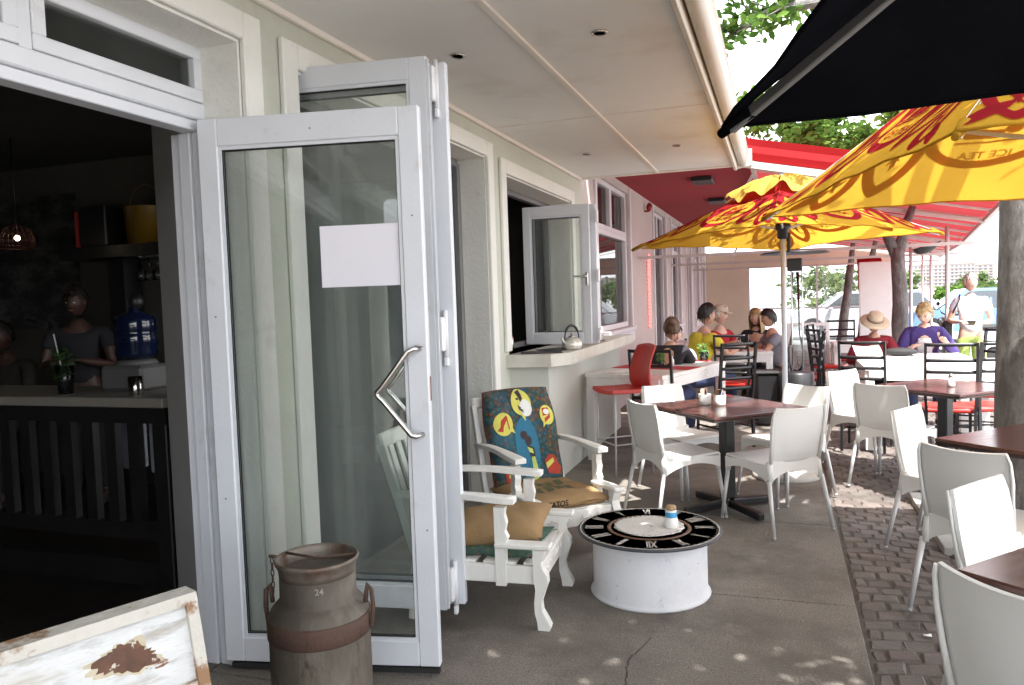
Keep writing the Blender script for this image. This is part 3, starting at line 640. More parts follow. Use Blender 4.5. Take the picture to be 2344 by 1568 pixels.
# condiments on dark tables
for (x, y, l) in ((1.58, 5.64, 'white cup of brown sachets, left one on the dark table behind the clock table'), (1.685, 5.61, 'white cup of navy sachets, right one on the dark table behind the clock table')):
    t = thing('sachet_cup', l, 'cup', (x, y, .751), 0, 'sachet cups on the table behind the clock table'); t.scale = (1.35, 1.35, 1.35)
    mb = MB(); mb.lathe([(0, 0), (.028, 0), (.031, .004), (.033, .055), (.031, .055), (.029, .008), (0, .008)], n=24); mb.build('cup', PWHITE, t)
    cs_ = [pm('sachet_brown', (.35, .2, .1), .8, .2, 20), pm('sachet_navy', (.02, .03, .10), .8, .2, 20), pm('sachet_cream', (.7, .6, .45), .8, .2, 20)]
    for q in range(6):
        mb = MB(); mb.box((rnd.uniform(-.016, .016), rnd.uniform(-.016, .016), .058), (.022, .004, .05), rot=Matrix.Rotation(rnd.uniform(0, 3), 4, 'Z') @ Matrix.Rotation(rnd.uniform(-.3, .3), 4, 'X')); mb.build('sachet', cs_[(q+(x > 1.65)) % 3], t)
t = thing('salt_shaker', 'small white salt shaker with a steel top on the second dark table', 'shaker', (3.36, 6.80, .751))
mb = MB(); mb.lathe([(0, 0), (.026, 0), (.03, .01), (.026, .05), (.018, .07)], n=20); mb.build('shaker_body', PWHITE, t)
mb = MB(); mb.lathe([(.019, .0701), (.02, .085), (.012, .1), (0, .102)], n=20); mb.build('cap', STEEL, t)
tag(MB().box((3.78, 4.52, .758), (.16, .09, .014), rz=.4, bev=.003).build('wallet', BLACKM), 'black wallet lying on the third dark table by the tree trunk', 'wallet')

# ================================================================== red bar stool
t = thing('bar_stool', 'glossy red bar stool with curved red back at the cafe counter', 'bar stool', (.78, 6.69, 0), head(-.79, -.61))
mb = MB(); mb.grid(lambda u, v: ((2*u-1)*.21, .20-.40*v, .700+.02*abs(2*u-1)**3-.006*sin(v*pi)), 10, 10, thick=.03); mb.build('seat', REDP, t)
mb = MB(); mb.grid(lambda u, v: ((2*u-1)*(.195-.03*v), -.185-.02*v-.05*v*v-.035*(1-(2*u-1)**2)+.03*sin(v*3), .715+.40*v-.02*(2*u-1)**2*v), 12, 12, thick=.014); mb.build('backrest', REDP, t)
for sx in (-1, 1):
    for sy in (-1, 1):
        mb = MB(); mb.tube([(sx*.17, sy*.16, .70), (sx*.19, sy*.18, 0)], .0095, 8); lg = mb.build('leg', ALU, t)
mb = MB(); c_ = [(-.183, -.173), (.183, -.173), (.183, .173), (-.183, .173)]
for (a, b) in zip(c_, c_[1:]+c_[:1]): mb.tube([(a[0], a[1], .27), (b[0], b[1], .27)], .007, 8)
mb.build('footrest', ALU, t)

# ================================================================== black ladder-back chairs
def ladder_parts(t, H=1.05, hs=.46):
    mb = MB(); mb.box((0, .02, hs), (.40, .40, .045), bev=.016); mb.build('seat', REDP, t)
    pr = lambda z: -.19-.10*max(0, (z-hs))**1.3*1.3-.04*max(0, (hs-z))
    for sx in (-1, 1):
        mb = MB(); zs = [0, .2, hs, .6, .75, .9, H]
        for a, b in zip(zs, zs[1:]): mb.bar((sx*(.185+.01*(a > .5)), pr(a), a), (sx*(.185+.01*(b > .5)), pr(b), b+.004), .022, .03, up=(0, 1, 0))
        mb.build('rear_upright', BLACKM, t)
        mb = MB(); mb.bar((sx*.185, .20, hs-.02), (sx*.19, .215, 0), .022, .022, up=(0, 1, 0)); mb.build('leg', BLACKM, t)
        mb = MB(); mb.bar((sx*.187, -.19, .20), (sx*.187, .205, .20), .016, .016); mb.build('stretcher', BLACKM, t)
    for z in (.60, .70, .80, .90, H-.012):
        mb = MB(); mb.grid(lambda u, v: ((2*u-1)*.195, pr(z)-.022*(1-(2*u-1)**2), z+v*.03-.015), 8, 1, thick=.012); mb.build('slat', BLACKM, t)
    mb = MB(); mb.bar((-.185, .205, .26), (.185, .205, .26), .016, .016); mb.bar((-.185, 0, .20), (.185, 0, .20), .015, .015); mb.build('cross_rail', BLACKM, t)
LG = 'black ladder-back chairs with red seats'
lad0 = None
def lchair(x, y, f, label):
    global lad0
    if lad0 is None:
        lad0 = thing('ladder_back_chair', label, 'chair', (x, y, 0), head(*f), LG); ladder_parts(lad0); return
    dup(lad0, (x, y, 0), head(*f), label, LG)
lchair(1.56, 8.02, (-.62, .78), 'black ladder-back chair in front of the long white table, its back to us')
lchair(1.60, 9.55, (.20, .98), 'black ladder-back chair with bright red seat in front of the blonde woman in black')
lchair(1.02, 7.25, (.2, 1), 'black ladder-back chair directly behind the red bar stool')
lchair(2.35, 10.1, (-.98, .1), 'black ladder-back chair just right of the umbrella pole, before the white easel')
lchair(2.87, 8.05, (.25, 1), 'black ladder-back chair, back to us, before the woman in the straw hat')
lchair(3.50, 7.66, (.1, 1), 'black ladder-back chair, red seat under the white table, second from the tree trunk')
lchair(3.85, 7.78, (-.25, 1), 'black ladder-back chair touching the big tree trunk on its left')
lchair(3.95, 8.75, (-.97, .25), 'black ladder-back chair in front of the standing woman in white')
lchair(4.12, 9.55, (-.9, -.4), 'black ladder-back chair right beside the woman in purple')
lchair(2.72, 10.45, (.9, .3), 'black ladder-back chair left of the woman in the straw hat, red seat showing')
lchair(2.75, 11.7, (.9, -.2), 'farther black ladder-back chair left of the woman in the straw hat')
lchair(3.0, 12.9, (0, -1), 'farthest black ladder-back chair, facing us between the thin tree trunks')
# ================================================================== white block tables
def wtable(x0, x1, y0, y1, rz, z, label, legs=True):
    cx_, cy_ = (x0+x1)/2, (y0+y1)/2; t = thing('white_table', label, 'table', (cx_, cy_, 0), rz, 'white block-legged tables'); a, b = (x1-x0)/2, (y1-y0)/2
    mb = MB(); mb.box((0, 0, z-.02), (2*a, 2*b, .04), bev=.005); mb.build('tabletop', WTABLE, t)
    mb = MB()
    for sx in (-1, 1): mb.box((sx*(a-.02), 0, z-.085), (.035, 2*b-.04, .09))
    for sy in (-1, 1): mb.box((0, sy*(b-.02), z-.085), (2*a-.075, .035, .09))
    mb.build('apron', WTABLE, t)
    for sx in (-1, 1):
        for sy in (-1, 1):
            mb = MB(); mb.box((sx*(a-.045), sy*(b-.045), (z-.13)/2), (.08, .08, z-.131), bev=.004); mb.build('leg', WTABLE, t)
    return t
wtable(.55, 1.35, 6.92, 8.45, R(-17), .83, 'long white table beyond the red bar stool, set with a red runner')
wtable(1.18, 1.98, 9.95, 10.75, R(5), .80, 'white table between the man in yellow and the blonde woman in black')
wtable(2.85, 4.05, 7.95, 8.75, 0, .80, 'broad sunlit white table behind the second dark table')
wtable(2.90, 3.95, 9.05, 9.60, 0, .80, 'white table where the woman in the straw hat and the woman in purple read')
wtable(2.80, 3.55, 11.6, 12.3, 0, .78, 'white table between the thin tree trunks, farthest on the right')
wtable(.35, 1.05, 12.2, 13.0, 0, .78, 'white table against the wall behind the man in the cap')
RUN = pm('red_runner', (.42, .03, .035), .8, .12, 12, .1)
tag(MB().box((.93, 7.62, .8325), (.82, .32, .004), rz=R(-17)).build('table_runner', RUN), 'red runner across the long white table beyond the red stool', 'runner')
tag(MB().box((1.1, 8.42, .8325), (.6, .14, .004), rz=R(-17)).build('table_runner', RUN), 'dark red runner at the far end of the long white table', 'runner')
mp = MB().box((1.2, 8.02, .8330), (.30, .21, .003), rz=R(-20)).build('place_mat', pm('place_mat', (.62, .66, .66), .7, .15, 25)); tag(mp, 'pale printed place mat on the long white table', 'place mat')
GRN = pm('herb_green', (.06, .17, .03), .6, .35, 30)
def herb(x, y, z, label, s=1.):
    t = thing('herb_glass', label, 'plant', (x, y, z), 0, 'herb glasses on the tables')
    mb = MB(); mb.lathe([(0, 0), (.032*s, 0), (.038*s, .075*s), (.036*s, .075*s), (.030*s, .006), (0, .006)], n=20); mb.build('glass', CLEAR, t)
    mb = MB()
    for q in range(70):
        a = rnd.uniform(0, 2*pi); r_ = rnd.uniform(0, .045)*s; zz = rnd.uniform(.03, .14)*s; c_ = V((r_*cos(a), r_*sin(a), zz)); d = V((rnd.uniform(-1, 1), rnd.uniform(-1, 1), rnd.uniform(-.2, 1))).normalized()*.020*s; e = d.orthogonal().normalized()*.008*s
        mb.add([c_-d, c_+e, c_+d, c_-e], [(0, 1, 2, 3)])
    mb.build('leaves', GRN, t)
herb(.98, 7.62, .835, 'green herb in a glass on the red runner of the long white table')
herb(1.33, 8.35, .835, 'green herb in a glass in front of the man in yellow', 1.3)
def bottle(name, x, y, z, h, r_, m, label, cat, grp=None):
    t = thing(name, label, cat, (x, y, z), 0, grp)
    mb = MB(); mb.lathe([(0, 0), (r_, 0), (r_, h*.55), (r_*.45, h*.75), (r_*.4, h*.93)], n=20); mb.build('body', m, t)
    mb = MB(); mb.lathe([(r_*.45, h*.93), (r_*.45, h), (0, h)], n=16); mb.build('cap', BLACKM, t)
bottle('salt_shaker', 1.08, 7.70, .835, .11, .02, PWHITE, 'white shaker beside the herb glass on the red runner', 'shaker')
bottle('water_bottle', 1.15, 8.30, .835, .24, .033, CLEAR, 'clear water bottle at the far end of the long white table', 'bottle')
bottle('sauce_bottle', 1.60, 10.2, .80, .21, .03, CLEAR, 'clear bottle on the white table of the blonde woman', 'bottle')
# papers and bag on the reading table
tag(MB().box((3.65, 9.22, .8035), (.42, .28, .006), rz=.15).build('newspaper', pm('newsprint', (.66, .65, .64), .9, .12, 60)), 'open newspaper under the forearms of the woman in purple', 'newspaper')
mb = MB(); mb.grid(lambda u, v: (.17*cos(u*2*pi)*sin(v*pi), .09*sin(u*2*pi)*sin(v*pi), .045-.045*cos(v*pi)), 20, 10); o = mb.build('handbag', BLACKR); o.location = (3.32, 9.2, .801); tag(o, 'small black bag on the table between the two reading women', 'bag')
mb = MB(); mb.grid(lambda u, v: (-.14+.28*u, .02*sin(u*pi), v*.20), 8, 2, thick=.004); o = mb.build('menu_card', pm('menu_card', (.62, .58, .55), .8, .2, 25)); o.location = (3.02, 9.15, .801); o.rotation_euler = (R(-55), 0, .2); tag(o, 'menu held open in front of the woman in the straw hat', 'menu')

# ================================================================== counter items
t = thing('kettle', 'small cream kettle with a black arched handle on the stone counter', 'kettle', (.40, 6.42, 1.106), R(60))
mb = MB(); mb.lathe([(0, 0), (.075, 0), (.088, .02), (.086, .06), (.062, .095), (.03, .105)], n=32); mb.build('body', pm('enamel', (.70, .68, .62), .2, .06, 5, metal=.3), t)
mb = MB(); mb.lathe([(.034, .1051), (.02, .115), (.007, .118), (.012, .135), (0, .138)], n=20); mb.build('lid', STEEL, t)
mb = MB(); mb.tube([(.075*cos(a)*1.15, 0, .09+.115*sin(a)) for a in [k*pi/14 for k in range(15)]], [.006]*3+[.0115]*9+[.006]*3, 8); mb.build('handle', BLACKM, t)
mb = MB(); mb.tube([(-.07, 0, .05), (-.105, 0, .07), (-.125, 0, .105)], [.016, .012, .009], 8); mb.build('spout', pm('enamel', (.7, .68, .62)), t)
for (x, y, r_, l) in ((.22, 6.10, .35, 'dark slate mat at the near end of the stone counter'), (.27, 6.48, 1.2, 'dark slate mat under the kettle on the stone counter'), (.26, 7.6, 1.5, 'dark mat at the far end of the stone counter')):
    tag(MB().box((x, y, 1.1035), (.34, .26, .006), rz=r_, bev=.002).build('counter_mat', pm('slate', (.05, .05, .055), .5, .3, 14, .1)), l, 'mat', 'mats on the stone counter')
tag(MB().lathe([(0, 0), (.045, 0), (.048, .01), (.048, .15), (.05, .155), (.045, .155), (.043, .012), (0, .012)], (-.14, 6.22, 1.1), 24).build('dark_canister', BLACKM), 'dark canister standing inside the kitchen window at the counter', 'canister')
tag(MB().lathe([(0, 0), (.04, 0), (.045, .01), (.045, .11), (.03, .13), (0, .135)], (-.18, 6.42, 1.1), 24).build('steel_canister', STEEL), 'small steel canister behind the dark one inside the kitchen window', 'canister')

# ================================================================== milk can
RUST = pm('aged_tin', (.105, .088, .068), .62, .35, 3.0, .45, 35, metal=.2, stretch=(1, 1, .4), patches=[((.19, .17, .14), 5, .46, .74), ((.065, .04, .025), 5.5, .54, .72), ((.035, .03, .025), 11, .60, .7)])
RUSTB = pm('rust_band', (.085, .048, .034), .75, .4, 7, .5, 50, metal=.1, patches=[((.17, .13, .10), 12, .62, .72)])
mc = thing('milk_can', 'old rusty metal milk can standing open in front of the glass door', 'milk can', (.565, 2.25, 0), R(15)); mc.scale = (.96, .96, .97)
mb = MB(); mb.lathe([(.17, 0), (.182, .01), (.183, .03), (.180, .04), (.180, .425), (.181, .47)], n=64)
mb.lathe([(.181, .50), (.178, .505), (.168, .528), (.150, .548), (.139, .556), (.136, .565), (.135, .66)], n=64); mb.build('can_body', RUST, mc)
mb = MB(); mb.lathe([(.1805, .43), (.185, .434), (.185, .498), (.1815, .504)], n=64); mb.build('band', RUSTB, mc)
mb = MB(); mb.lathe([(.1355, .645), (.1365, .662), (.142, .682), (.148, .690), (.151, .698), (.148, .705), (.142, .706), (.136, .694), (.130, .675), (.128, .56), (.15, .45), (.15, .03), (0, .03)], n=64); mb.build('neck_rim', pm('rim_tin', (.19, .16, .13), .5, .3, 6, .35, 40, metal=.4, patches=[((.10, .05, .03), 7, .50, .66)]), mc)
mb = MB(); mb.tube([(-.135, .05, .700), (0, -.02, .704), (.135, .03, .700)], .005, 8); mb.build('rim_rod', RUSTB, mc)
for sx in (-1, 1):
    mb = MB(); mb.tube([(sx*.172, 0, .44), (sx*.192, 0, .45), (sx*.200, 0, .52), (sx*.196, 0, .58), (sx*.182, 0, .60), (sx*.176, 0, .565), (sx*.172, 0, .535)], .0085, 8); mb.build('handle', RUSTB, mc)
mb = MB()
for k in range(6):
    zc = .687-.022*k; rr = .011; a0 = k*pi/2
    mb.tube([(-.168+rr*.5*cos(a)*cos(a0), rr*.5*cos(a)*sin(a0), zc+rr*1.2*sin(a)) for a in [q*pi/5 for q in range(10)]], .0022, 6, closed=True)
mb.tube([(-.146, 0, .700), (-.163, 0, .704), (-.178, 0, .704)], .006, 8); mb.build('chain', RUSTB, mc)
me = text_mesh('24', True)
mb = MB(); mb.mesh(me, Matrix.Translation((0, 0, .618)) @ Matrix.Scale(.030, 4), smooth=False)
for i, p in enumerate(mb.v): a = -pi/2+.35+p[0]/.136; mb.v[i] = (.1368*cos(a), .1368*sin(a), p[2]+p[1])
mb.build('painted_number', pm('chipped_white', (.30, .28, .24), .8, .3, 60), mc)

# ================================================================== distressed sign board (A-frame)
DW = pm('distressed_white', (.62, .63, .63), .7, .10, 5, .6, 30, stretch=(1, 1, 5), patches=[((.34, .34, .34), 6, .50, .66), ((.46, .42, .34), 3, .52, .70), ((.20, .085, .045), 5.2, .660, .685), ((.30, .15, .05), 13, .73, .76)])
DWE = pm('distressed_edge', (.52, .50, .45), .7, .12, 9, .6, 30, patches=[((.24, .13, .065), 8, .52, .60), ((.12, .10, .08), 21, .66, .72)])
sg = thing('sign_board', 'weathered white painted A-frame board with peeling rust-brown patches in the bottom left corner', 'sign board', (.78, 1.40, 0), math.atan2(-.34, -.14))
# local x runs along the top edge away to the left, local y is the face normal side
tilt = .24
def SP(x, z, d=0):   # point on leaning front face : x along, z height, d proud of face
    yv = (.90-z)*tilt+d; return (x, yv, z)
def sbar(m_, x0, z0, x1, z1, w_, d0, d1):
    """bar on the face plane from (x0,z0) to (x1,z1) with width w_ and thickness d0..d1"""
    a, b = V((x0, 0, z0)), V((x1, 0, z1)); d = (b-a).normalized(); n_ = V((d.z, 0, -d.x))*w_/2
    P4 = [a-n_, b-n_, b+n_, a+n_]; vs = [SP(p.x, p.z, d0) for p in P4]+[SP(p.x, p.z, d1) for p in P4]
    m_.add(vs, [(0, 3, 2, 1), (4, 5, 6, 7), (0, 1, 5, 4), (1, 2, 6, 5), (2, 3, 7, 6), (3, 0, 4, 7)])
mb = MB(); sbar(mb, .02, .45, .78, .45, .86, -.012, 0); 
mb.build('back_panel', pm('chalkboard', (.10, .105, .12), .7, .2, 6, .2, patches=[((.45, .45, .45), 6, .66, .8)]), sg)
mb = MB(); sbar(mb, .0, .795, .8, .795, .165, .0005, .018); tb_ = mb.build('top_board', DW, sg)
def peel(cx_, cz_, w_, h_, seed, mats):
    r_ = random.Random(seed)
    for (k, mat_, d) in mats:
        mb = MB(); n = 46; vs = []
        for i in range(n):
            a = 2*pi*i/n; rr = (1+.16*r_.uniform(-1, 1)+.14*sin(3*a+seed)+.08*sin(7*a))*k; vs.append(SP(cx_+cos(a)*w_*rr*(1-.25*sin(a)), cz_+sin(a)*h_*rr+cos(a)*w_*.12, d))
        vs.append(SP(cx_, cz_, d)); mb.add(vs, [(n, i, (i+1) % n) for i in range(n)]); mb.build('peeled_patch', mat_, tb_)
RW = pm('bare_wood', (.13, .062, .038), .8, .4, 18, .5, 60, patches=[((.26, .14, .055), 12, .50, .62), ((.5, .46, .38), 34, .62, .66)]); PWd = pm('old_undercoat', (.50, .44, .32), .8, .2, 20, .3)
peel(.150, .806, .070, .034, 2, [(1.0, PWd, .0183), (.86, RW, .0187)]); peel(.40, .775, .085, .020, 5, [(1.0, PWd, .0183), (.8, RW, .0187)]); peel(.64, .80, .05, .03, 8, [(1.0, PWd, .0183), (.8, RW, .0187)])
mb = MB(); sbar(mb, -.012, .8895, .812, .8895, .024, -.02, .034); mb.build('top_moulding', DWE, sg)
for nm, x_ in (('side_moulding', .0), ('side_moulding', .8)):
    mb = MB(); sbar(mb, x_, .876, x_, .02, .026, -.02, .03); mb.build(nm, DWE, sg)
mb = MB(); sbar(mb, .014, .702, .786, .702, .020, .0007, .028); mb.build('inner_moulding', DWE, sg)
for x_ in (.05, .75):
    mb = MB(); sbar(mb, x_, .6915, x_, .1, .07, .0005, .016); mb.build('stile', DW, sg)
mb = MB(); sbar(mb, .014, .06, .786, .06, .07, .0009, .02); mb.build('bottom_board', DW, sg)
mb = MB()
for x_ in (.03, .77): mb.bar((x_, -.02, .88), (x_, -.30, 0), .03, .02, up=(0, 1, 0))
mb.bar((.04, -.2, .3), (.76, -.2, .3), .02, .03); mb.build('rear_frame', DWE, sg)
# ================================================================== parasol base and misc
t = thing('menu_easel', 'white framed menu easel on the cobbles beyond the umbrella pole', 'easel', (2.50, 12.3, 0), .15)
mb = MB(); framed(-.3, .3, .12, 1.05, .05, -.02, .02, mb)
for i, p in enumerate(mb.v): mb.v[i] = (p[1], p[0]-(p[2]-.5)*-.12, p[2])
mb.build('frame', WTABLE, t)
mb = MB(); mb.add([(-.25, .02, .17), (.25, .02, .17), (.25, .12, 1.0), (-.25, .12, 1.0)], [(0, 1, 2, 3)]); mb.bx(-.27, -.23, .2, .24, 0, 1.0); mb.bx(.23, .27, .2, .24, 0, 1.0); mb.build('panel', PLAST, t)
t = thing('litter_bin', 'black slatted bin behind the umbrella pole on the left', 'bin', (1.98, 9.35, 0), .1)
mb = MB(); mb.box((0, 0, .31), (.32, .32, .58), bev=.02); mb.build('box', BLACKM, t)
mb = MB(); mb.box((0, 0, .615), (.35, .35, .03), bev=.01); mb.build('lid', BLACKR, t)
t = thing('patio_heater', 'black patio heater with a flat dish and glass tube behind the umbrella pole', 'heater', (2.26, 9.15, 0))
mb = MB(); mb.lathe([(0, 0), (.19, 0), (.19, .62), (.17, .64), (0, .65)], n=32); mb.build('base', BLACKM, t)
mb = MB(); mb.lathe([(.06, .651), (.085, .75), (.09, .88), (.05, 1.05), (.045, 1.75)], n=24); mb.build('glass_tube', CLEAR, t)
mb = MB(); mb.box((0, 0, 1.83), (.16, .16, .14), bev=.01); mb.build('burner', BLACKM, t)
mb = MB(); mb.lathe([(.37, 1.955), (.33, 1.975), (.05, 2.0), (0, 2.0)], n=40); mb.lathe([(.37, 1.953), (.30, 1.962), (.0, 1.97)], n=40); mb.build('dish', BLACKM, t)
mb = MB()
for a in (0, 2.1, 4.2): mb.tube([(.075*cos(a), .075*sin(a), .65), (.075*cos(a), .075*sin(a), 1.77)], .008, 6)
mb.build('guard_rod', ALU, t)
# ================================================================== carved white armchairs
def armchair_frame(t):
    W_ = .285
    leg = [(.30, 0), (.355, 0), (.36, .02), (.345, .05), (.322, .09), (.318, .13), (.335, .18), (.352, .225), (.350, .26), (.330, .29), (.322, .32), (.336, .35), (.345, .383), (.285, .383), (.285, .25), (.292, .19), (.285, .13), (.286, .08), (.296, .04)]
    for sx in (-1, 1):
        mb = MB(); mb.prism(leg, sx*W_-.026, sx*W_+.026, axis='x', smooth=False); mb.build('front_leg', WOODW, t)
        mb = MB(); mb.box((sx*W_, .235, .396), (.075, .27, .025), bev=.006); mb.build('arm_step', WOODW, t)
        post = [(.10, .20), (.15, .20), (.152, .40), (.165, .43), (.150, .46), (.160, .50), (.150, .54), (.155, .575), (.10, .575)]
        mb = MB(); mb.prism(post, sx*W_-.02, sx*W_+.02, axis='x'); mb.build('arm_post', WOODW, t)
        mb = MB()
        def arm(u, v, sx=sx): 
            y = -.40+.60*u; hw = .028+.012*min(1, max(0, (u-.5)*3))*(1 if u < .93 else .6); return (sx*W_+(2*v-1)*hw, y, .602+.010*sin(u*4))
        mb.grid(arm, 14, 4, thick=.026); mb.build('armrest', WOODW, t)
        mb = MB(); mb.box((sx*W_, -.01, .255), (.028, .60, .085), bev=.004); mb.build('side_rail', WOODW, t)
        mb = MB(); mb.bar((sx*(W_-.0), -.335, 0), (sx*W_, -.305, .32), .034, .045, up=(0, 1, 0), bev=.004); mb.bar((sx*W_, -.303, .30), (sx*(W_-.01), -.475, .86), .034, .042, up=(0, 1, 0), bev=.004); mb.build('rear_leg', WOODW, t)
    mb = MB(); mb.box((0, .305, .255), (.515, .028, .095), bev=.004); fr = mb.build('front_rail', WOODW, t)
    for s in (-1, 1):
        mb = MB()
        for k in range(3):
            mb.tube([(s*(.05+.055*k+.022*q/8*cos(q*.75)), .3195, .255+.022*(1-q/10)*sin(q*.75)) for q in range(9)], .0035, 6)
        mb.tube([(s*.03, .3195, .25), (s*.19, .3195, .256)], .003, 6)
        mb.build('carving', WOODW, fr)
    mb = MB(); mb.box((0, -.30, .255), (.53, .028, .08), bev=.004); mb.build('rear_rail', WOODW, t)
    mb = MB(); mb.box((0, -.478, .875), (.57, .030, .075), rot=Matrix.Rotation(R(16), 4, 'X'), bev=.01); mb.build('top_rail', WOODW, t)
    for k in range(5):
        x = -.19+.095*k; mb = MB(); mb.bar((x, -.325, .34), (x, -.468, .845), .05, .012, up=(1, 0, 0)) if False else mb.bar((x, -.325, .34), (x, -.468, .845), .014, .05, up=(1, 0, 0), bev=.003); mb.build('back_slat', WOODW, t)
    mb = MB()
    for k in range(6): mb.box((0, -.24+.1*k, .30), (.545, .06, .012))
    mb.build('seat_slats', WOODW, t)
BUR = pm('burlap', (.34, .215, .10), .95, .16, 7, .7, 150, patches=[((.20, .13, .07), 4, .62, .8)])
GRNP = pm('faded_green_print', (.10, .11, .05), .95, .3, 9, .3)
INK = pm('black_ink', (.02, .018, .015), .9, .3, 20)
def seatf(u, v, z0=.315, h=.075, a=.26, b=.30):
    x = (2*u-1); y = (2*v-1); e = (1-abs(x)**4)*(1-abs(y)**4)
    return V((x*a, y*b, z0+h*(.35+.65*e**.35)+.006*sin(x*7+y*5)))
def star(m_, fn, poly, off, nr=4, mi=0):
    """overlay of a star-shaped 2-D polygon in the (u,v) plane of surface fn"""
    cx_ = sum(p[0] for p in poly)/len(poly); cy_ = sum(p[1] for p in poly)/len(poly); n = len(poly); vs = []
    for r_ in range(1, nr+1):
        for p in poly: q = (cx_+(p[0]-cx_)*r_/nr, cy_+(p[1]-cy_)*r_/nr); vs.append(fn(*q)+off)
    vs.append(fn(cx_, cy_)+off); c = len(vs)-1
    fs = [(c, k, (k+1) % n) for k in range(n)]
    for r_ in range(nr-1):
        for k in range(n): fs.append((r_*n+k, (r_+1)*n+k, (r_+1)*n+(k+1) % n, r_*n+(k+1) % n))
    m_.add(vs, fs, mi, True)
def ell(cx_, cy_, rx, ry, n=24, a0=0, rot=0): return [(cx_+rx*cos(a0+2*pi*k/n)*cos(rot)-ry*sin(a0+2*pi*k/n)*sin(rot), cy_+rx*cos(a0+2*pi*k/n)*sin(rot)+ry*sin(a0+2*pi*k/n)*cos(rot)) for k in range(n)]
def dense(poly, k=4):
    out = []
    for i, p in enumerate(poly):
        q = poly[(i+1) % len(poly)]
        for j in range(k): out.append((p[0]+(q[0]-p[0])*j/k, p[1]+(q[1]-p[1])*j/k))
    return out
# chair with the printed back cushion
ac = thing('armchair', 'white carved armchair with a bright printed back cushion and burlap seat', 'armchair', (.72, 4.52, 0), head(.72, -.69), 'carved white armchairs'); armchair_frame(ac)
sc_ = thing('seat_cushion', 'burlap seat cushion with faded green print and black lettering on the printed armchair', 'cushion', (.72, 4.52, 0), head(.72, -.69))
mb = MB(); mb.grid(lambda u, v: seatf(u, v), 24, 24); mb.grid(lambda u, v: V(((2*u-1)*.26, (2*v-1)*.30, .312+.03*(max(abs(2*u-1), abs(2*v-1)) > .999))), 24, 24); mb.build('cover', BUR, sc_)
mb = MB()
for i in range(4):
    for j in range(2):
        star(mb, seatf, dense([(.27+.13*i, .38+.2*j), (.355+.13*i, .38+.2*j), (.375+.13*i, .53+.2*j), (.29+.13*i, .53+.2*j)]), V((0, 0, .0035)), 2)
mb.build('faded_print', GRNP, sc_)
me = text_mesh('TATOS', True); mb = MB(); mb.mesh(me, Matrix.Identity(4), smooth=False)
for i, p in enumerate(mb.v): q = seatf(.70-p[0]*.085, .995); mb.v[i] = (q.x, .304+.0, .352+p[1]*.048)
mb.build('lettering', INK, sc_)
def backf(u, v):
    x = 2*u-1; y = 2*v-1; e = max(0, (1-abs(x)**5)*(1-abs(y)**5))**.4
    Z = .35+.60*v; Y = -.225-.30*(Z-.35)+.0+.075*e+.015*sin(x*3)*0
    return V((x*(.255-.012*y*y+.006*sin(y*5)), Y, Z+.012*(1-x*x)))
def cushmat():
    m, t, out = nodes('batik'); p = N(t, 'ShaderNodeBsdfPrincipled'); tc = N(t, 'ShaderNodeTexCoord'); vo = N(t, 'ShaderNodeTexVoronoi'); vo.inputs['Scale'].default_value = 42
    t.links.new(tc.outputs['Object'], vo.inputs['Vector']); c = ramp(t, vo.outputs['Color'], [(0, (.02, .10, .16)), (.25, (.05, .16, .17)), (.45, (.03, .09, .13)), (.6, (.16, .14, .06)), (.75, (.28, .10, .05)), (.88, (.04, .16, .10)), (1, (.10, .08, .16))])
    d = ramp(t, vo.outputs['Distance'], [(.0, (1, 1, 1)), (.55, (.25, .25, .25))]); cc = N(t, 'ShaderNodeMix', data_type='RGBA', blend_type='MULTIPLY'); cc.inputs[0].default_value = .8
    t.links.new(c.outputs[0], cc.inputs[6]); t.links.new(d.outputs[0], cc.inputs[7]); n = noise(t, 5, 3); f = ramp(t, n.outputs[0], [(.45, (0, 0, 0)), (.65, (.6, .6, .6))])
    t.links.new(mixc(t, f.outputs[0], cc.outputs[2], (.03, .13, .19)), p.inputs['Base Color']); p.inputs['Roughness'].default_value = .9
    t.links.new(p.outputs[0], out.inputs[0]); return m
bc = thing('back_cushion', 'tall printed cushion with yellow speech bubbles, shoe, laptop and figure in a blue aura', 'cushion', (.72, 4.52, 0), head(.72, -.69))
mb = MB(); mb.grid(backf, 28, 28); mb.build('printed_cover', cushmat(), bc)
mb = MB(); mb.grid(lambda u, v: backf(u, v)+V((0, -.02-.05*max(0, (1-abs(2*u-1)**5)*(1-abs(2*v-1)**5))**.4, 0)), 20, 20); mb.build('backing', pm('red_backing', (.30, .05, .04), .9, .1, 8), bc)
YB = pm('print_yellow', (.62, .58, .12), .9, .1, 20); RB = pm('print_red', (.42, .05, .03), .9, .12, 20); WB = pm('print_white', (.7, .7, .66), .9, .1, 20); DB = pm('print_dark', (.05, .035, .04), .9, .3, 20); BB = pm('print_blue', (.03, .17, .27), .9, .25, 30, patches=[((.02, .08, .18), 30, .5, .7)]); LB = pm('print_lime', (.50, .58, .14), .9, .15, 20)
O1, O2, O3, O4 = (V((0, k, 0)) for k in (.004, .006, .008, .010))
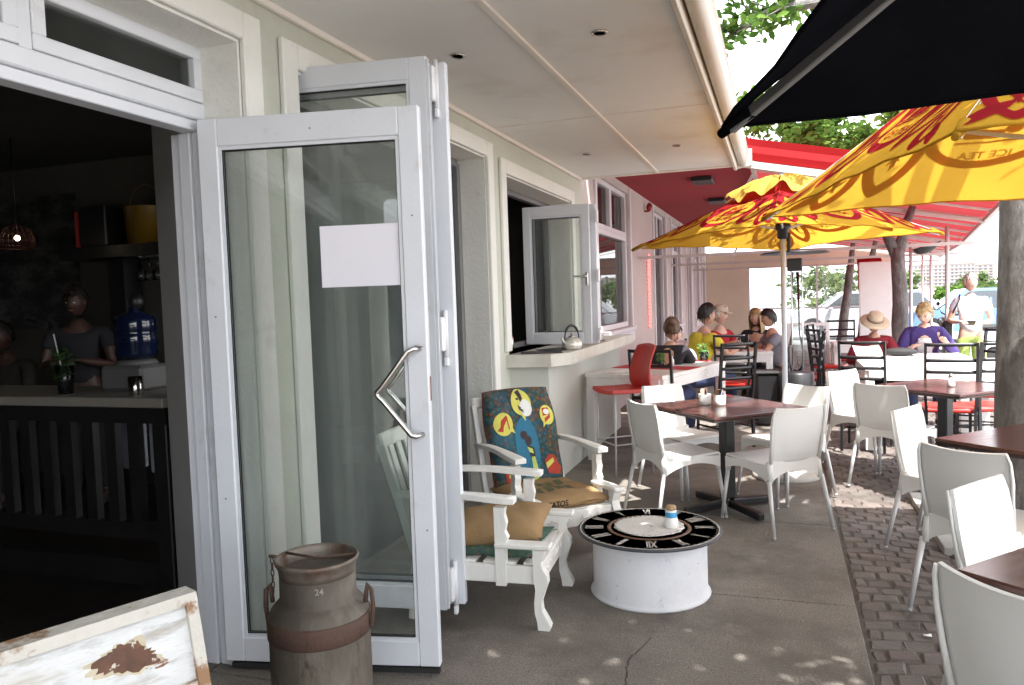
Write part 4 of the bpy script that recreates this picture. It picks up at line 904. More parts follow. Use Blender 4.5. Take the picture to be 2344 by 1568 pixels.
# mirrored so that it reads as in the photograph (u grows to the viewer's left)
def sh_(name, mat_, polys, off):
    mb = MB()
    for p in polys: mb = MB(); star(mb, backf, [(1-a, b) for a, b in p], off, 4); mb.build(name, mat_, bc)
sh_('aura', BB, [ell(.47, .38, .17, .33, 32)], O1)
def bubble(cx_, cy_, rx, ry, tx, ty):
    P_ = ell(cx_, cy_, rx, ry, 32); i = min(range(32), key=lambda k: (P_[k][0]-tx)**2+(P_[k][1]-ty)**2); P_[i] = (tx, ty); return P_
sh_('speech_bubble', YB, [bubble(.48, .86, .145, .135, .50, .66)], O2); sh_('speech_bubble', YB, [bubble(.19, .66, .125, .12, .33, .55)], O2); sh_('speech_bubble', YB, [bubble(.82, .71, .105, .105, .74, .58)], O2)
sh_('bubble_light', WB, [ell(.53, .80, .085, .09), ell(.815, .745, .045, .03)], O3)
sh_('bubble_motif', DB, [dense([(.42, .97), (.50, .99), (.51, .90), (.47, .86), (.45, .92)], 2), ell(.43, .90, .02, .012), dense([(.42, .84), (.50, .78), (.49, .74), (.43, .79)], 2)], O3)
sh_('shoe', RB, [dense([(.10, .60), (.17, .58), (.19, .64), (.255, .72), (.235, .75), (.16, .70), (.15, .64)], 2), dense([(.235, .71), (.25, .71), (.265, .60), (.25, .60)], 2)], O3)
sh_('laptop', RB, [dense([(.77, .63), (.86, .68), (.87, .72), (.77, .675)], 2), dense([(.755, .70), (.865, .715), (.86, .79), (.76, .785)], 2)], O2+V((0, .001, 0)))
sh_('figure_head', DB, [ell(.44, .52, .05, .045), ell(.49, .46, .05, .05)], O2); sh_('figure_dress', LB, [dense([(.46, .40), (.53, .37), (.54, .32), (.48, .34)], 2), dense([(.50, .29), (.55, .29), (.585, .08), (.555, .03), (.51, .03), (.50, .12)], 3)], O2)
sh_('figure_body', DB, [dense([(.46, .42), (.56, .38), (.56, .28), (.49, .28)], 2)], O1+V((0, .001, 0)))
sh_('red_bag', RB, [dense([(.68, .24), (.76, .30), (.83, .29), (.92, .14), (.88, .08), (.72, .10)], 3), dense([(.10, .22), (.22, .24), (.25, .12), (.22, .02), (.13, .02)], 3)], O2)
sh_('bag_flap', YB, [dense([(.69, .21), (.81, .26), (.82, .22), (.70, .15)], 2), dense([(.15, .14), (.24, .15), (.24, .11), (.15, .11)], 2)], O3)
# second armchair, side-on
a2 = dup(ac, (.69, 3.63, 0), head(1, .07), 'white carved armchair seen side-on behind the folded glass doors'); 
def pillow(fnloc, rot, s, mat_, name, label, nx=20):
    mb = MB()
    def f(sg):
        def g(u, v):
            x, y = 2*u-1, 2*v-1; e = max(0, (1-x**4)*(1-y**4))**.45; pn = 1-.10*(1-abs(x))*(abs(y) > .9)*0
            return V((x*s[0]*(1-.06*(1-y*y)), y*s[1]*(1-.06*(1-x*x)), sg*s[2]*e+.004*sin(9*x+5*y)))
        return g
    mb.grid(f(1), nx, nx); mb.grid(f(-1), nx, nx); o = mb.build(name, mat_); o.location = fnloc; o.rotation_euler = rot; tag(o, label, 'cushion'); return o
pillow((.70, 3.63, .325), (0, 0, .05), (.26, .25, .028), pm('patterned_seat', (.05, .11, .08), .95, .3, 20, .2, patches=[((.30, .12, .05), 26, .56, .62), ((.03, .05, .11), 15, .6, .66)]), 'seat_cushion', 'thin dark patterned seat cushion under the burlap pillow on the side-on armchair')
pillow((.72, 3.66, .395), (R(5), R(-5), .15), (.25, .23, .062), BUR, 'burlap_pillow', 'plump tan burlap pillow on the seat of the side-on armchair')
pillow((.46, 3.46, .58), (0, R(68), .05), (.18, .17, .06), pm('pale_cotton', (.66, .68, .66), .9, .06, 10, .2), 'white_pillow', 'small white pillow leaning on the back of the side-on armchair, seen through the glass')
# ================================================================== umbrellas
YEL = fabric('yellow_canopy', (.55, .305, .035), .45, .06, 3)
YEL2 = fabric('pale_yellow_canopy', (.66, .46, .10), .5, .1, 3)
REDC = fabric('red_print', (.34, .022, .030), .50, .1, 5)
ORC = fabric('gold_print', (.72, .38, .05), .40, .1, 5)
def pole_parts(t, H, hub):
    mb = MB(); mb.tube([(0, 0, .05), (0, 0, H)], .022, 16); mb.build('pole', pm('pole_grey', (.66, .69, .75), .5, .06, 6), t)
    mb = MB(); mb.lathe([(0, 0), (.27, 0), (.275, .012), (.268, .035), (.24, .055), (.06, .075), (.045, .12), (.045, .30), (.026, .31)], n=48); mb.build('base', pm('base_stone', (.50, .48, .44), .7, .12, 6, .2, 60), t)
    mb = MB(); mb.lathe([(.026, hub-.09), (.045, hub-.08), (.045, hub-.02), (.06, hub-.01), (.06, hub+.03), (.03, hub+.06)], n=24); mb.box((.045, 0, hub-.12), (.03, .03, .16), bev=.008); mb.build('runner', BLACKM, t)
def panel(A, B, P, sag=.04, vs=.015):
    A, B, P = V(A), V(B), V(P); ctr = (A+B)/2; inw = V((P.x-ctr.x, P.y-ctr.y, 0)).normalized()
    nrm = (B-A).cross(P-A).normalized(); nrm = nrm if nrm.z > 0 else -nrm
    def f(u, v, off=0):
        e = A+(B-A)*u+inw*sag*4*u*(1-u)+V((0, 0, .6*sag*4*u*(1-u)))
        return e*(1-v)+P*v-nrm*(vs*4*v*(1-v)*(.6+.4*(1-abs(2*u-1))))+nrm*(off+.005*sin(u*27+v*9)*(1-v)+.004*sin(u*11-v*13+1))
    return f, (B-A).length, (P-ctr).length, nrm
def umbrella(name, label, loc, corners, apex, mats, hub, prints=None, vent=True, ribm=None, cloth=None, group=None, rimz=0):
    t = thing(name, label, 'parasol', loc, 0, group); L_ = V(loc)
    C4 = [V(c)-L_ for c in corners]; Pk = V((0, 0, apex))
    pole_parts(t, apex+.02, hub)
    mb = MB(); fs = []
    for i in range(4):
        f, Lw, Hp, n_ = panel(C4[i], C4[(i+1) % 4], Pk); fs.append((f, Lw, Hp, n_))
        mb.grid(f, 20, 14)
    cn = mb.build('canopy', cloth, t)
    # corner pockets and hem
    mb = MB()
    for i in range(4):
        c = C4[i]; d = (Pk-c).normalized(); mb.tube([c-d*.012+V((0, 0, -.01)), c+d*.10+V((0, 0, -.012))], [.012, .022], 8)
    for i in range(4):
        f = fs[i][0]; mb.tube([f(k/16, 0) for k in range(17)], .005, 6)
    mb.build('hem', cloth, cn)
    for i in range(4):
        c = C4[i]; a = c+V((0, 0, -.018))+(Pk-c)*.015; b = Pk+V((0, 0, -.04))
        mb = MB(); mb.bar(a, b, .018, .026, bev=.003); rb = mb.build('rib', ribm or ALU, t)
        mid = a+(b-a)*.52; mb = MB(); mb.bar(mid+V((0, 0, -.012)), V((0, 0, hub))+(V((c.x, c.y, 0)).normalized()*.05), .014, .02, bev=.003); mb.build('strut', ribm or ALU, rb)
    if vent:
        mb = MB(); k_ = .36
        for i in range(4):
            A, B = Pk.lerp(C4[i], k_), Pk.lerp(C4[(i+1) % 4], k_); A = A+V((0, 0, .045)); B = B+V((0, 0, .045)); f, *_ = panel(A, B, Pk+V((0, 0, -.005)), -.05, -.06)
            mb.grid(lambda u, v, f=f: f(u, v)+V((0, 0, .028*sin(u*14+i)*(1-v)+.012*sin(u*31))), 24, 8)
        mb.build('vent_cap', vent if not isinstance(vent, bool) else cloth, cn)
        mb = MB(); mb.lathe([(.02, apex-.01), (.02, apex+.015), (.014, apex+.03), (0, apex+.035)], n=16); mb.build('finial', BLACKM, t)
    if prints: prints(fs, cn)
    return t
def motif(fs, cn):
    def put(fn3, poly, mi, mb, off, nr=5):
        star(mb, fn3, poly, V((0, 0, 0)), nr, mi)
    for fi, (f, Lw, Hp, n_) in enumerate(fs):
        def uv(s, h, off, f=f, Lw=Lw, Hp=Hp):
            v = min(.985, max(.004, h/Hp)); return f(min(1, max(0, .5+s/(Lw*(1-v)))), v, off)
        def poly(mb, pts, off, nr=5, mi=0): star(mb, lambda a, b: uv(a, b, off), dense(pts, 2), V((0, 0, 0)), nr, mi)
        def ring(mb, out, inn, off, mi=0, seg=3):
            n = len(out); vs = []; fc = []
            for j in range(seg+1):
                for k in range(n): vs.append(uv(out[k][0]+(inn[k][0]-out[k][0])*j/seg, out[k][1]+(inn[k][1]-out[k][1])*j/seg, off))
            for j in range(seg):
                for k in range(n): fc.append((j*n+k, j*n+(k+1) % n, (j+1)*n+(k+1) % n, (j+1)*n+k))
            mb.add(vs, fc, mi, True)
        def lens(cx_, cy_, rx, ry, rot, n=28):
            P_ = []
            for k in range(n):
                a = 2*pi*k/n; w_ = abs(sin(a))**1.5*(1 if sin(a) > 0 else -1); x, y = cos(a)*ry, w_*rx
                P_.append((cx_+y*cos(rot)-x*sin(rot), cy_+y*sin(rot)+x*cos(rot)))
            return P_
        q = Hp/1.2; mb = MB(); o = .003
        # red upper band down to the ogives
        top = [(-.5*Lw*(1-.56)+.02, .58*Hp), (.5*Lw*(1-.56)-.02, .58*Hp), (.5*Lw*.1, .9*Hp), (-.5*Lw*.1, .9*Hp)]
        poly(mb, dense(top, 4), o, 6)
        ring(mb, ell(0, .46*q, .32, .25, 40), ell(0, .46*q, .255, .19, 40), o)
        for s in (-1, 1):
            ring(mb, lens(s*.43, .40*q, .135, .33*q, s*.20), lens(s*.43, .40*q, .078, .235*q, s*.20), o)
            ring(mb, lens(s*.70, .22*q, .095, .215*q, s*.42), lens(s*.70, .22*q, .05, .15*q, s*.42), o)
            for k in range(-2, 3): poly(mb, lens(s*.43+k*.012, (.36+.03*abs(k))*q, .012, .09*q, s*.2-k*.32, 12), o, 2)
            for k in (-1, 0, 1): poly(mb, lens(s*.70+k*.008, .20*q, .009, .06*q, s*.42-k*.35, 10), o, 2)
            poly(mb, lens(s*.28, .66*q, .05, .15*q, s*.55, 16), o, 3); poly(mb, lens(s*.56, .50*q, .035, .16*q, s*.45, 16), o, 3)
            poly(mb, lens(s*.84, .10*q, .03, .12*q, s*.9, 12), o, 3)
        mb.build('print', REDC, cn)
        mb = MB()
        for body, (sx_, hh, ww) in (('BOS', (.0, .565*q, .20)), ('ICE TEA', (.0, .335*q, .26))):
            me = text_mesh(body, True); xs_ = [v.co.x for v in me.vertices]; W_ = max(xs_)-min(xs_); k = ww/W_
            b0 = len(mb.v); vs = [uv(-v.co.x*k if fi < 0 else v.co.x*k, hh+v.co.y*k, .0035) for v in me.vertices]
            mb.add(vs, [tuple(p.vertices) for p in me.polygons])
        # reclining animal emblem above a ground line
        def lp(pts): poly(mb, pts, .0036, 2)
        lp([(-.17, .425*q), (.17, .425*q), (.17, .412*q), (-.17, .412*q)])
        lp([(-.05, .44*q), (.13, .44*q), (.15, .47*q), (.12, .50*q), (.02, .495*q), (-.05, .49*q)]); lp(ell(-.085, .495*q, .042, .038, 14)); lp([(-.15, .435*q), (-.05, .435*q), (-.06, .46*q), (-.14, .448*q)])
        lp([(.13, .45*q), (.19, .50*q), (.185, .515*q), (.12, .475*q)])
        mb.build('lettering', REDC, cn)
    return
u2 = umbrella('parasol', 'farther yellow and red printed parasol on a metal pole behind the small dark table', (2.13, 6.73, 0), [(.87, 6.86, 1.965), (2.06, 5.30, 1.985), (3.32, 6.90, 1.965), (2.13, 8.30, 1.95)], 2.48, None, 2.06, motif, YEL2, None, YEL, 'yellow and red printed parasols')
u1 = umbrella('parasol', 'nearer yellow and red printed parasol reaching in from the right edge', (3.24, 3.90, 0), [(2.01, 5.02, 2.0), (2.60, 2.62, 2.0), (4.55, 2.72, 2.0), (4.16, 5.14, 2.0)], 2.80, None, 2.16, motif, YEL2, None, YEL, 'yellow and red printed parasols')
BLKF = fabric('black_canopy', (.007, .0075, .010), .04, .2, 4)
u3 = umbrella('parasol', 'big black parasol overhead in the top right corner', (3.20, .85, 0), [(1.975, 1.99, 1.955), (2.50, -.45, 1.955), (4.6, -.45, 1.95), (4.5, 2.26, 1.95)], 2.62, None, 2.1, None, True, pm('grey_rib', (.20, .20, .20), .45, .1, 9, metal=.3), BLKF)
# ================================================================== trees
def barkm():
    m, t, out = nodes('bark'); p = N(t, 'ShaderNodeBsdfPrincipled'); n = noise(t, 5, 8, .7, (1, 1, .5)); c = ramp(t, n.outputs[0], [(.28, (.075, .065, .06)), (.5, (.19, .18, .17)), (.70, (.36, .35, .34))])
    n2 = noise(t, 14, 6, .7, (1, 1, .35)); f = ramp(t, n2.outputs[0], [(.42, (0, 0, 0)), (.62, (.8, .8, .8))]); t.links.new(mixc(t, f.outputs[0], c.outputs[0], (.10, .088, .08)), p.inputs['Base Color']); p.inputs['Roughness'].default_value = .9
    nb = noise(t, 28, 8, .7, (1, 1, .3)); b = N(t, 'ShaderNodeBump'); b.inputs['Strength'].default_value = .9; b.inputs['Distance'].default_value = .03; t.links.new(nb.outputs[0], b.inputs['Height']); t.links.new(b.outputs[0], p.inputs['Normal']); t.links.new(p.outputs[0], out.inputs[0]); MATS['bark'] = m; return m
BARK = barkm()
def leafm(name, cs, tr=.35):
    m, t, out = nodes(name); g = N(t, 'ShaderNodeNewGeometry'); c = ramp(t, g.outputs['Random Per Island'], [(i/(len(cs)-1), x) for i, x in enumerate(cs)])
    d = N(t, 'ShaderNodeBsdfDiffuse'); l = N(t, 'ShaderNodeBsdfTranslucent'); mx = N(t, 'ShaderNodeMixShader'); mx.inputs[0].default_value = tr
    t.links.new(c.outputs[0], d.inputs[0]); t.links.new(c.outputs[0], l.inputs[0]); t.links.new(d.outputs[0], mx.inputs[1]); t.links.new(l.outputs[0], mx.inputs[2]); t.links.new(mx.outputs[0], out.inputs[0]); return m
LEAF = leafm('fresh_leaves', [(.04, .085, .02), (.065, .13, .025), (.12, .20, .04), (.05, .10, .025)])
LEAFD = leafm('dusty_leaves', [(.05, .09, .03), (.09, .14, .05), (.14, .18, .07), (.06, .10, .04)], .2)
def leafq(mb, c, s, nrm=None):
    d = V((rnd.gauss(0, 1), rnd.gauss(0, 1), rnd.gauss(-.2, .6))).normalized(); e = d.cross(V((rnd.gauss(0, 1), rnd.gauss(0, 1), rnd.gauss(0, 1)))).normalized()*s*.24; d = d*s*.5; k = d.cross(e).normalized()*s*.06
    mb.add([c-d, c-d*.3+e+k, c+d*.35+e*.8+k, c+d, c+d*.35-e*.8+k, c-d*.3-e+k], [(0, 1, 2, 3), (0, 3, 4, 5)])
def trunk_path(x, y, h, lean, wob, seed):
    r_ = random.Random(seed); return [(x+lean[0]*k/8+wob*r_.uniform(-1, 1)*(k > 0), y+lean[1]*k/8+wob*r_.uniform(-1, 1)*(k > 0), -.06+h*k/8) for k in range(9)]
# big tree at the right edge
t = thing('shade_tree', 'thick grey-barked tree trunk at the right edge with branches above the parasols', 'tree', (3.62, 5.6, 0))
def rel(p, o=(3.62, 5.6, 0)): return (p[0]-o[0], p[1]-o[1], p[2]-o[2])
mb = MB()
pp = [(3.64, 5.6, -.07), (3.62, 5.6, .05), (3.60, 5.6, .35), (3.59, 5.6, .9), (3.60, 5.6, 1.5), (3.62, 5.62, 2.1), (3.60, 5.7, 2.7), (3.5, 5.8, 3.2)]
mb.tube([rel(p) for p in pp], [.29, .26, .222, .205, .20, .205, .19, .15], 28)
br = [[(3.55, 5.7, 2.7), (3.1, 5.9, 3.3), (2.6, 6.2, 3.65), (2.1, 6.4, 3.72), (1.75, 6.5, 3.60)], [(3.5, 5.8, 3.1), (3.0, 6.6, 3.9), (2.5, 7.3, 4.3), (2.0, 7.8, 4.4)], [(3.6, 5.7, 3.0), (4.1, 5.5, 3.8), (4.6, 5.2, 4.4)], [(3.5, 5.8, 3.2), (3.0, 5.3, 3.8), (2.5, 5.1, 4.0), (1.95, 5.2, 3.75)], [(3.55, 5.8, 3.2), (3.6, 6.4, 4.4), (3.4, 7.2, 5.0)]]
for b_ in br: mb.tube([rel(p) for p in b_], [.09-.075*k/(len(b_)-1) for k in range(len(b_))], 8)
mb.build('trunk', BARK, t)
mb = MB(); ml = MB(); rnd2 = random.Random(3)
for b_ in br:
    for i in range(len(b_)-1):
        for q in range(9):
            a = V(b_[i]).lerp(V(b_[i+1]), rnd2.random()); 
            if a.x > 3.2 and a.z < 3.3: continue
            d = V((rnd2.uniform(-.6, .2), rnd2.uniform(-.5, .5), rnd2.uniform(-.45, .3))); e = a+d*rnd2.uniform(.5, 1.1)
            mid = a.lerp(e, .5)+V((0, 0, .06)); mb.tube([rel(a), rel(mid), rel(e)], [.007, .005, .002], 5)
            for _ in range(26):
                s = rnd2.uniform(.3, 1); c = (a.lerp(mid, s*2) if s < .5 else mid.lerp(e, s*2-1))+V((rnd2.gauss(0, .05), rnd2.gauss(0, .05), rnd2.gauss(-.01, .045))); leafq(ml, V(rel(c)), rnd2.uniform(.07, .12))
for _ in range(150):     # unseen extra crown clumps, added to keep sun off the slab
    cc_ = V((rnd2.uniform(1.7, 4.4), rnd2.uniform(-2.2, 4.3), rnd2.uniform(3.7, 4.9)))
    for _q in range(20): leafq(ml, V(rel(cc_+V((rnd2.gauss(0, .22), rnd2.gauss(0, .22), rnd2.gauss(0, .14))))), rnd2.uniform(.09, .15))
for _ in range(230):  # denser unseen clumps, added to block the sun patch on the near slab
    cc_ = V((rnd2.uniform(2.0, 4.1), rnd2.uniform(.2, 2.9), rnd2.uniform(3.9, 4.6)))
    for _q in range(30): leafq(ml, V(rel(cc_+V((rnd2.gauss(0, .2), rnd2.gauss(0, .2), rnd2.gauss(0, .12))))), rnd2.uniform(.12, .18))
for e_ in ((2.3, 1.0, 4.2), (3.4, 2.6, 4.5), (2.2, 3.4, 4.2), (3.2, -1.2, 4.3)): mb.tube([rel((3.5, 5.7, 3.1)), rel(((e_[0]+3.5)/2, (e_[1]+5.7)/2, 3.95)), rel(e_)], [.08, .05, .012], 8)  # limbs added to carry the unseen shading foliage
mb.build('twigs', BARK, t); tag(ml.build('crown', LEAF, t, fixn=False))
def avenue(x, y, r_, h, lean, seed, label, crown, n=2600, forks=(), ls=(.14, .24), lm=LEAF):
    t = thing('avenue_tree', label, 'tree', (x, y, 0), 0, 'trees along the kerb'); P_ = [(a-x, b-y, c) for a, b, c in trunk_path(x, y, h, lean, .012, seed)]
    mb = MB(); mb.tube(P_, [r_*(1.35 if k == 0 else 1.0-.035*k) for k in range(9)], 18)
    top = V(P_[-1])
    for fk in forks: mb.tube([top-V((0, 0, .12)), top+V(fk)*.5, top+V(fk)], [r_*.7, r_*.5, r_*.35], 12)
    mb.build('trunk', BARK, t)
    ml = MB(); rr_ = random.Random(seed+50)
    cc, cr = crown; clumps = []
    for _ in range(34):
        v_ = V((rr_.gauss(0, 1), rr_.gauss(0, 1), rr_.gauss(0, 1))).normalized()*rr_.uniform(.35, 1); clumps.append((V((cc[0]+v_.x*cr[0]-x, cc[1]+v_.y*cr[1]-y, cc[2]+v_.z*cr[2])), rr_.uniform(.22, .5)*min(cr)))
    for _ in range(n):
        c, rad = rr_.choice(clumps); d = V((rr_.gauss(0, .5), rr_.gauss(0, .5), rr_.gauss(0, .4)))*rad; leafq(ml, c+d, rr_.uniform(*ls))
    ml.build('crown', lm, t, fixn=False)
    return t
avenue(3.72, 12.0, .125, 2.15, (-.05, 0), 1, 'forked grey tree trunk behind the hat woman, rising through the canopy', ((2.9, 13.6, 4.25), (2.0, 2.2, .62)), 5200, ((-.32, .1, .55), (.22, .1, .6)), (.10, .18))
avenue(3.89, 20.0, .12, 2.2, (.22, 0), 2, 'thin leaning tree trunk in front of the parked white car, right one', ((2.6, 21, 4.4), (1.6, 2, .6)), 1500, ((.2, 0, .8),))
avenue(3.60, 22.0, .13, 2.2, (.25, 0), 3, 'thin leaning tree trunk in front of the parked white car, left one', ((2.0, 23.0, 4.5), (1.6, 2, .6)), 1500, ((.1, 0, .8),))
mb = MB(); framed(0, 1.3, 0, 1.3, .09, -.05, .03, mb)
for i, p in enumerate(mb.v): mb.v[i] = (2.98+p[1], 4.95+p[2], p[0])
struct(mb.build('tree_pit_kerb', KST))
mb = MB(); mb.add([(3.07, 5.04, -.006), (4.19, 5.04, -.006), (4.19, 6.16, -.006), (3.07, 6.16, -.006)], [(0, 1, 2, 3)]); struct(mb.build('tree_pit_soil', pm('soil', (.09, .065, .045), .95, .3, 12, .6)))
# far trees and bushes
for i, (x, y, cr, h, lm) in enumerate([(9.6, 62, (2.4, 2.2, 1.25), 1.6, LEAFD), (14.8, 60, (2.6, 2, .8), 1.3, LEAFD), (4.5, 46, (3.4, 2.5, 1.4), 1.6, LEAFD), (11.9, 52, (1.4, 1.3, .6), 1.0, LEAF), (18.4, 58, (2.0, 2, .9), 1.5, LEAFD)]):
    lb = ['round dusty bush-like tree just right of the forked trunk, before the hotel', 'low dusty tree below the hotel beside the standing woman', 'dusty tree seen through the plastic curtain above the white car', 'small fresh green shrub below the hotel', 'dusty tree right of the standing woman, next to the big trunk'][i]
    avenue(x, y, .12, h*.8, (0, 0), 20+i, lb, ((x, y, h), cr), 1700, (), (.22, .42), lm)['group'] = 'far trees beyond the car park'
def palm(x, y, h, label):
    t = thing('palm_tree', label, 'palm', (x, y, 0), 0, 'palms beyond the car park'); mb = MB(); mb.tube([(0, 0, -.07), (.05, 0, h*.5), (0, 0, h)], [.2, .15, .13], 10); mb.build('trunk', BARK, t)
    mb = MB()
    for k in range(22):
        a = k*2.4; el = rnd.uniform(-.1, .9); L_ = rnd.uniform(1.3, 1.8); d = V((cos(a)*cos(el), sin(a)*cos(el), sin(el))); sd_ = V((-sin(a), cos(a), 0))
        for q in range(14):
            s = (q+1)/14; c = d*L_*s+V((0, 0, h-.75*s*s*L_))
            for sg in (-1, 1): tip = c+sd_*sg*.34*(1-s*.6)+d*.16+V((0, 0, -.16)); mb.add([c-d*.03, c+d*.03, tip], [(0, 1, 2)])
    mb.build('fronds', LEAFD, t, fixn=False)
palm(13.2, 50, 1.25, 'low palm with arching fronds left of the standing woman'); palm(16.6, 47, 1.35, 'low palm with arching fronds right of the standing woman')
mb = MB(); mb.grid(lambda u, v: ((u-.5)*.035, (v-.5)*.025, .004+.004*sin(u*5)*sin(v*4)), 5, 4, thick=.001); o = mb.build('paper_scrap', WTABLE); o.location = (2.70, 3.75, -.008); tag(o, 'tiny white paper scrap on the cobbles', 'litter')
# ================================================================== hotel
HOT = pm('hotel_wall', (.30, .26, .24), .8, .06, .05); HW = pm('hotel_glass', (.10, .10, .12), .4, .2, .2)
def block(x0, x1, y, z1, nx, nz, label, name='hotel_building'):
    t = thing(name, label, 'building', ((x0+x1)/2, y, 0)); W_ = x1-x0
    mb = MB(); mb.bx(-W_/2, W_/2, 0, 14, -.1, z1); mb.bx(-W_/2-.3, W_/2+.3, -.6, 14.2, z1, z1+.5); mb.build('wall', HOT, t)
    mb = MB(); mb.bx(-W_*.2, W_*.05, 3, 9, z1+.5, z1+2.0); mb.build('roof_plant_room', HOT, t)
    dx = W_/nx; dz = (z1-1.5)/nz
    for i in range(nx):
        for j in range(nz):
            if i*nz+j > 99: break
            mb = MB(); xc = -W_/2+dx*(i+.5); zc = 1.0+dz*(j+.5); mb.bx(xc-dx*.27, xc+dx*.27, -.08, -.02, zc-dz*.27, zc+dz*.3); mb.build('window', HW, t)
    mb = MB()
    for j in range(nz): mb.bx(-W_/2, W_/2, -.5, -.05, 1.0+dz*j-.12, 1.0+dz*j+.1)
    mb.build('balcony_bands', HOT, t)
block(88, 128, 600, 15.8, 16, 6, 'pale multi-storey hotel with rows of windows far beyond the car park')
block(131, 148, 640, 15.5, 5, 7, 'taller grey-white block right of the pale hotel, by the big trunk')
block(60, 82, 620, 9.5, 8, 3, 'low pale block left of the hotel, behind the forked trunk')
# ================================================================== cars
CARG = pm('car_glass', (.035, .045, .055), .08, .2, 3, spec=.8); TYRE = pm('tyre', (.02, .02, .02), .85, .2, 10)
def car(loc, rz, label, col, L_=4.4, H=1.5, suv=True):
    t = thing('parked_car', label, 'car', loc, rz, 'cars parked beyond the terrace'); Wd = .86; hb = .78*H/1.5*(1.05 if suv else 1)
    def pt(m_, prof, w0, w1, mi=0):
        n = len(prof); zmin = min(p[1] for p in prof); zmax = max(p[1] for p in prof); vs = []
        for s in (-1, 1): vs += [(p[0], s*(w0+(w1-w0)*(p[1]-zmin)/(zmax-zmin)), p[1]) for p in prof]
        m_.add(vs, [tuple(range(n)), tuple(range(2*n-1, n-1, -1))]+[(i, i+n, (i+1) % n+n, (i+1) % n) for i in range(n)], mi)
    a = L_/2; body = [(-a, .32), (-a-.02, .55), (-a+.06, .74), (-a+.5, .86*hb/.78), (-a+1.0, hb+.10), (a-.25, hb+.14), (a-.04, hb), (a, .55), (a-.03, .30), (a-.35, .25), (-a+.3, .25)]
    mb = MB(); pt(mb, body, Wd, Wd-.03); b_ = mb.build('body', col, t)
    cab = [(-a+.95, hb+.08), (-a+1.65, H-.03), (-a+2.0, H), (a-.75, H-.02), (a-.22, hb+.12)]
    mb = MB(); pt(mb, cab, Wd-.03, Wd-.20); mb.build('cabin', col, t)
    wn = [(-a+1.18, hb+.13), (-a+1.74, H-.09), (-a+2.05, H-.07), (a-.82, H-.09), (a-.45, hb+.15)]
    n = len(wn)
    for s in (1, -1):
        f_ = lambda z: s*((Wd-.03)+(-.17)*(z-hb-.08)/(H-hb-.08)+.006)
        mb = MB(); mb.add([(p[0], f_(p[1]), p[1]) for p in wn]+[(p[0], f_(p[1])-s*.02, p[1]) for p in wn], [tuple(range(n)), tuple(range(2*n-1, n-1, -1))]+[(i, i+n, (i+1) % n+n, (i+1) % n) for i in range(n)])
        sw_ = mb.build('side_window', CARG, t)
    mb = MB()
    for s in (-1, 1):
        for xp in (-a+2.25, a-1.25): mb.bar((xp, s*(Wd-.02), hb+.12), (xp+.03, s*(Wd-.19), H-.08), .05, .012, up=(0, 1, 0))
    mb.build('door_pillar', col, sw_)
    mb = MB(); mb.add([(-a+.97, -.62, hb+.11), (-a+.97, .62, hb+.11), (-a+1.62, .55, H-.07), (-a+1.62, -.55, H-.07)], [(0, 1, 2, 3)])
    for i, p in enumerate(mb.v): mb.v[i] = (p[0]-.02, p[1], p[2]+.005)
    mb.build('windscreen', CARG, t)
    for xw in (-a+.82, a-.85):
        for s in (-1, 1):
            mb = MB(); mb.tube([(xw, s*(Wd-.20), .32), (xw, s*(Wd+.01), .32)], .32, 24); wl = mb.build('wheel', TYRE, t)
            mb = MB(); mb.tube([(xw, s*(Wd), .32), (xw, s*(Wd+.02), .32)], .19, 20); mb.build('rim', ALU, wl)
    for s in (-1, 1):
        mb = MB(); mb.ball((-a+.12, s*.66, .72), (.16, .15, .07), 12, 8); mb.build('headlight', CLEAR, t)
        mb = MB(); mb.box((a-.04, s*.70, .88), (.08, .14, .22), bev=.02); mb.build('tail_light', pm('tail_red', (.35, .02, .02), .3, .1, 9), t)
        mb = MB(); mb.ball((-a+1.35, s*(Wd+.09), hb+.14), (.07, .10, .06), 12, 8); mb.build('wing_mirror', col, t)
SILV = pm('white_car_paint', (.42, .43, .46), .25, .03, 2, coat=.6); BLUE = pm('blue_white_paint', (.10, .20, .36), .25, .04, 2, coat=.6)
car((4.6, 27, 0), 0, 'white people carrier with dark windows parked beyond the plastic curtain', SILV, 4.7, 1.45)
car((7.4, 25, 0), R(0), 'pale blue car parked right of the forked tree trunk', BLUE, 4.2, 1.43, False)
car((10.9, 31, 0), 0, 'white car behind the standing woman, mostly hidden', SILV, 4.2, 1.45)
# white pillar / panel beyond canopy
t = thing('white_pylon', 'tall bright white panel standing between the thin trunks and the forked trunk', 'panel', (3.98, 17.6, 0)); mb = MB(); mb.bx(-.31, .31, -.05, .05, 0, 2.08, bev=.01); mb.build('board', WTABLE, t); mb = MB(); mb.bx(-.36, .36, -.25, .25, 0, .06); mb.build('foot_plate', ALU, t)
t = thing('street_lamp', 'grey pole with a dark curved lamp head beside the forked trunk', 'street lamp', (3.96, 12.9, 0)); mb = MB(); mb.tube([(0, 0, -.05), (0, 0, 2.2)], .025, 10); mb.build('post', ALU, t)
mb = MB(); mb.grid(lambda u, v: (.04+.34*u, (v-.5)*.28, 2.10+.10*u-.11*math.sqrt(max(0, 1-(2*u-1)**2))*sin(v*pi)), 14, 8, thick=.012); mb.build('lamp_shade', BLACKM, t)
t = thing('scooter', 'white scooter parked behind the woman in purple', 'scooter', (5.0, 15.2, 0), R(25))
mb = MB(); mb.grid(lambda u, v: (-.1-.12*sin(v*pi)*(1-u), (2*u-1)*.20, .35+.65*v), 8, 8, thick=.03); mb.box((.45, 0, .62), (.7, .28, .26), bev=.08); mb.box((.15, 0, .33), (.6, .26, .08), bev=.03); mb.build('body', SILV, t)
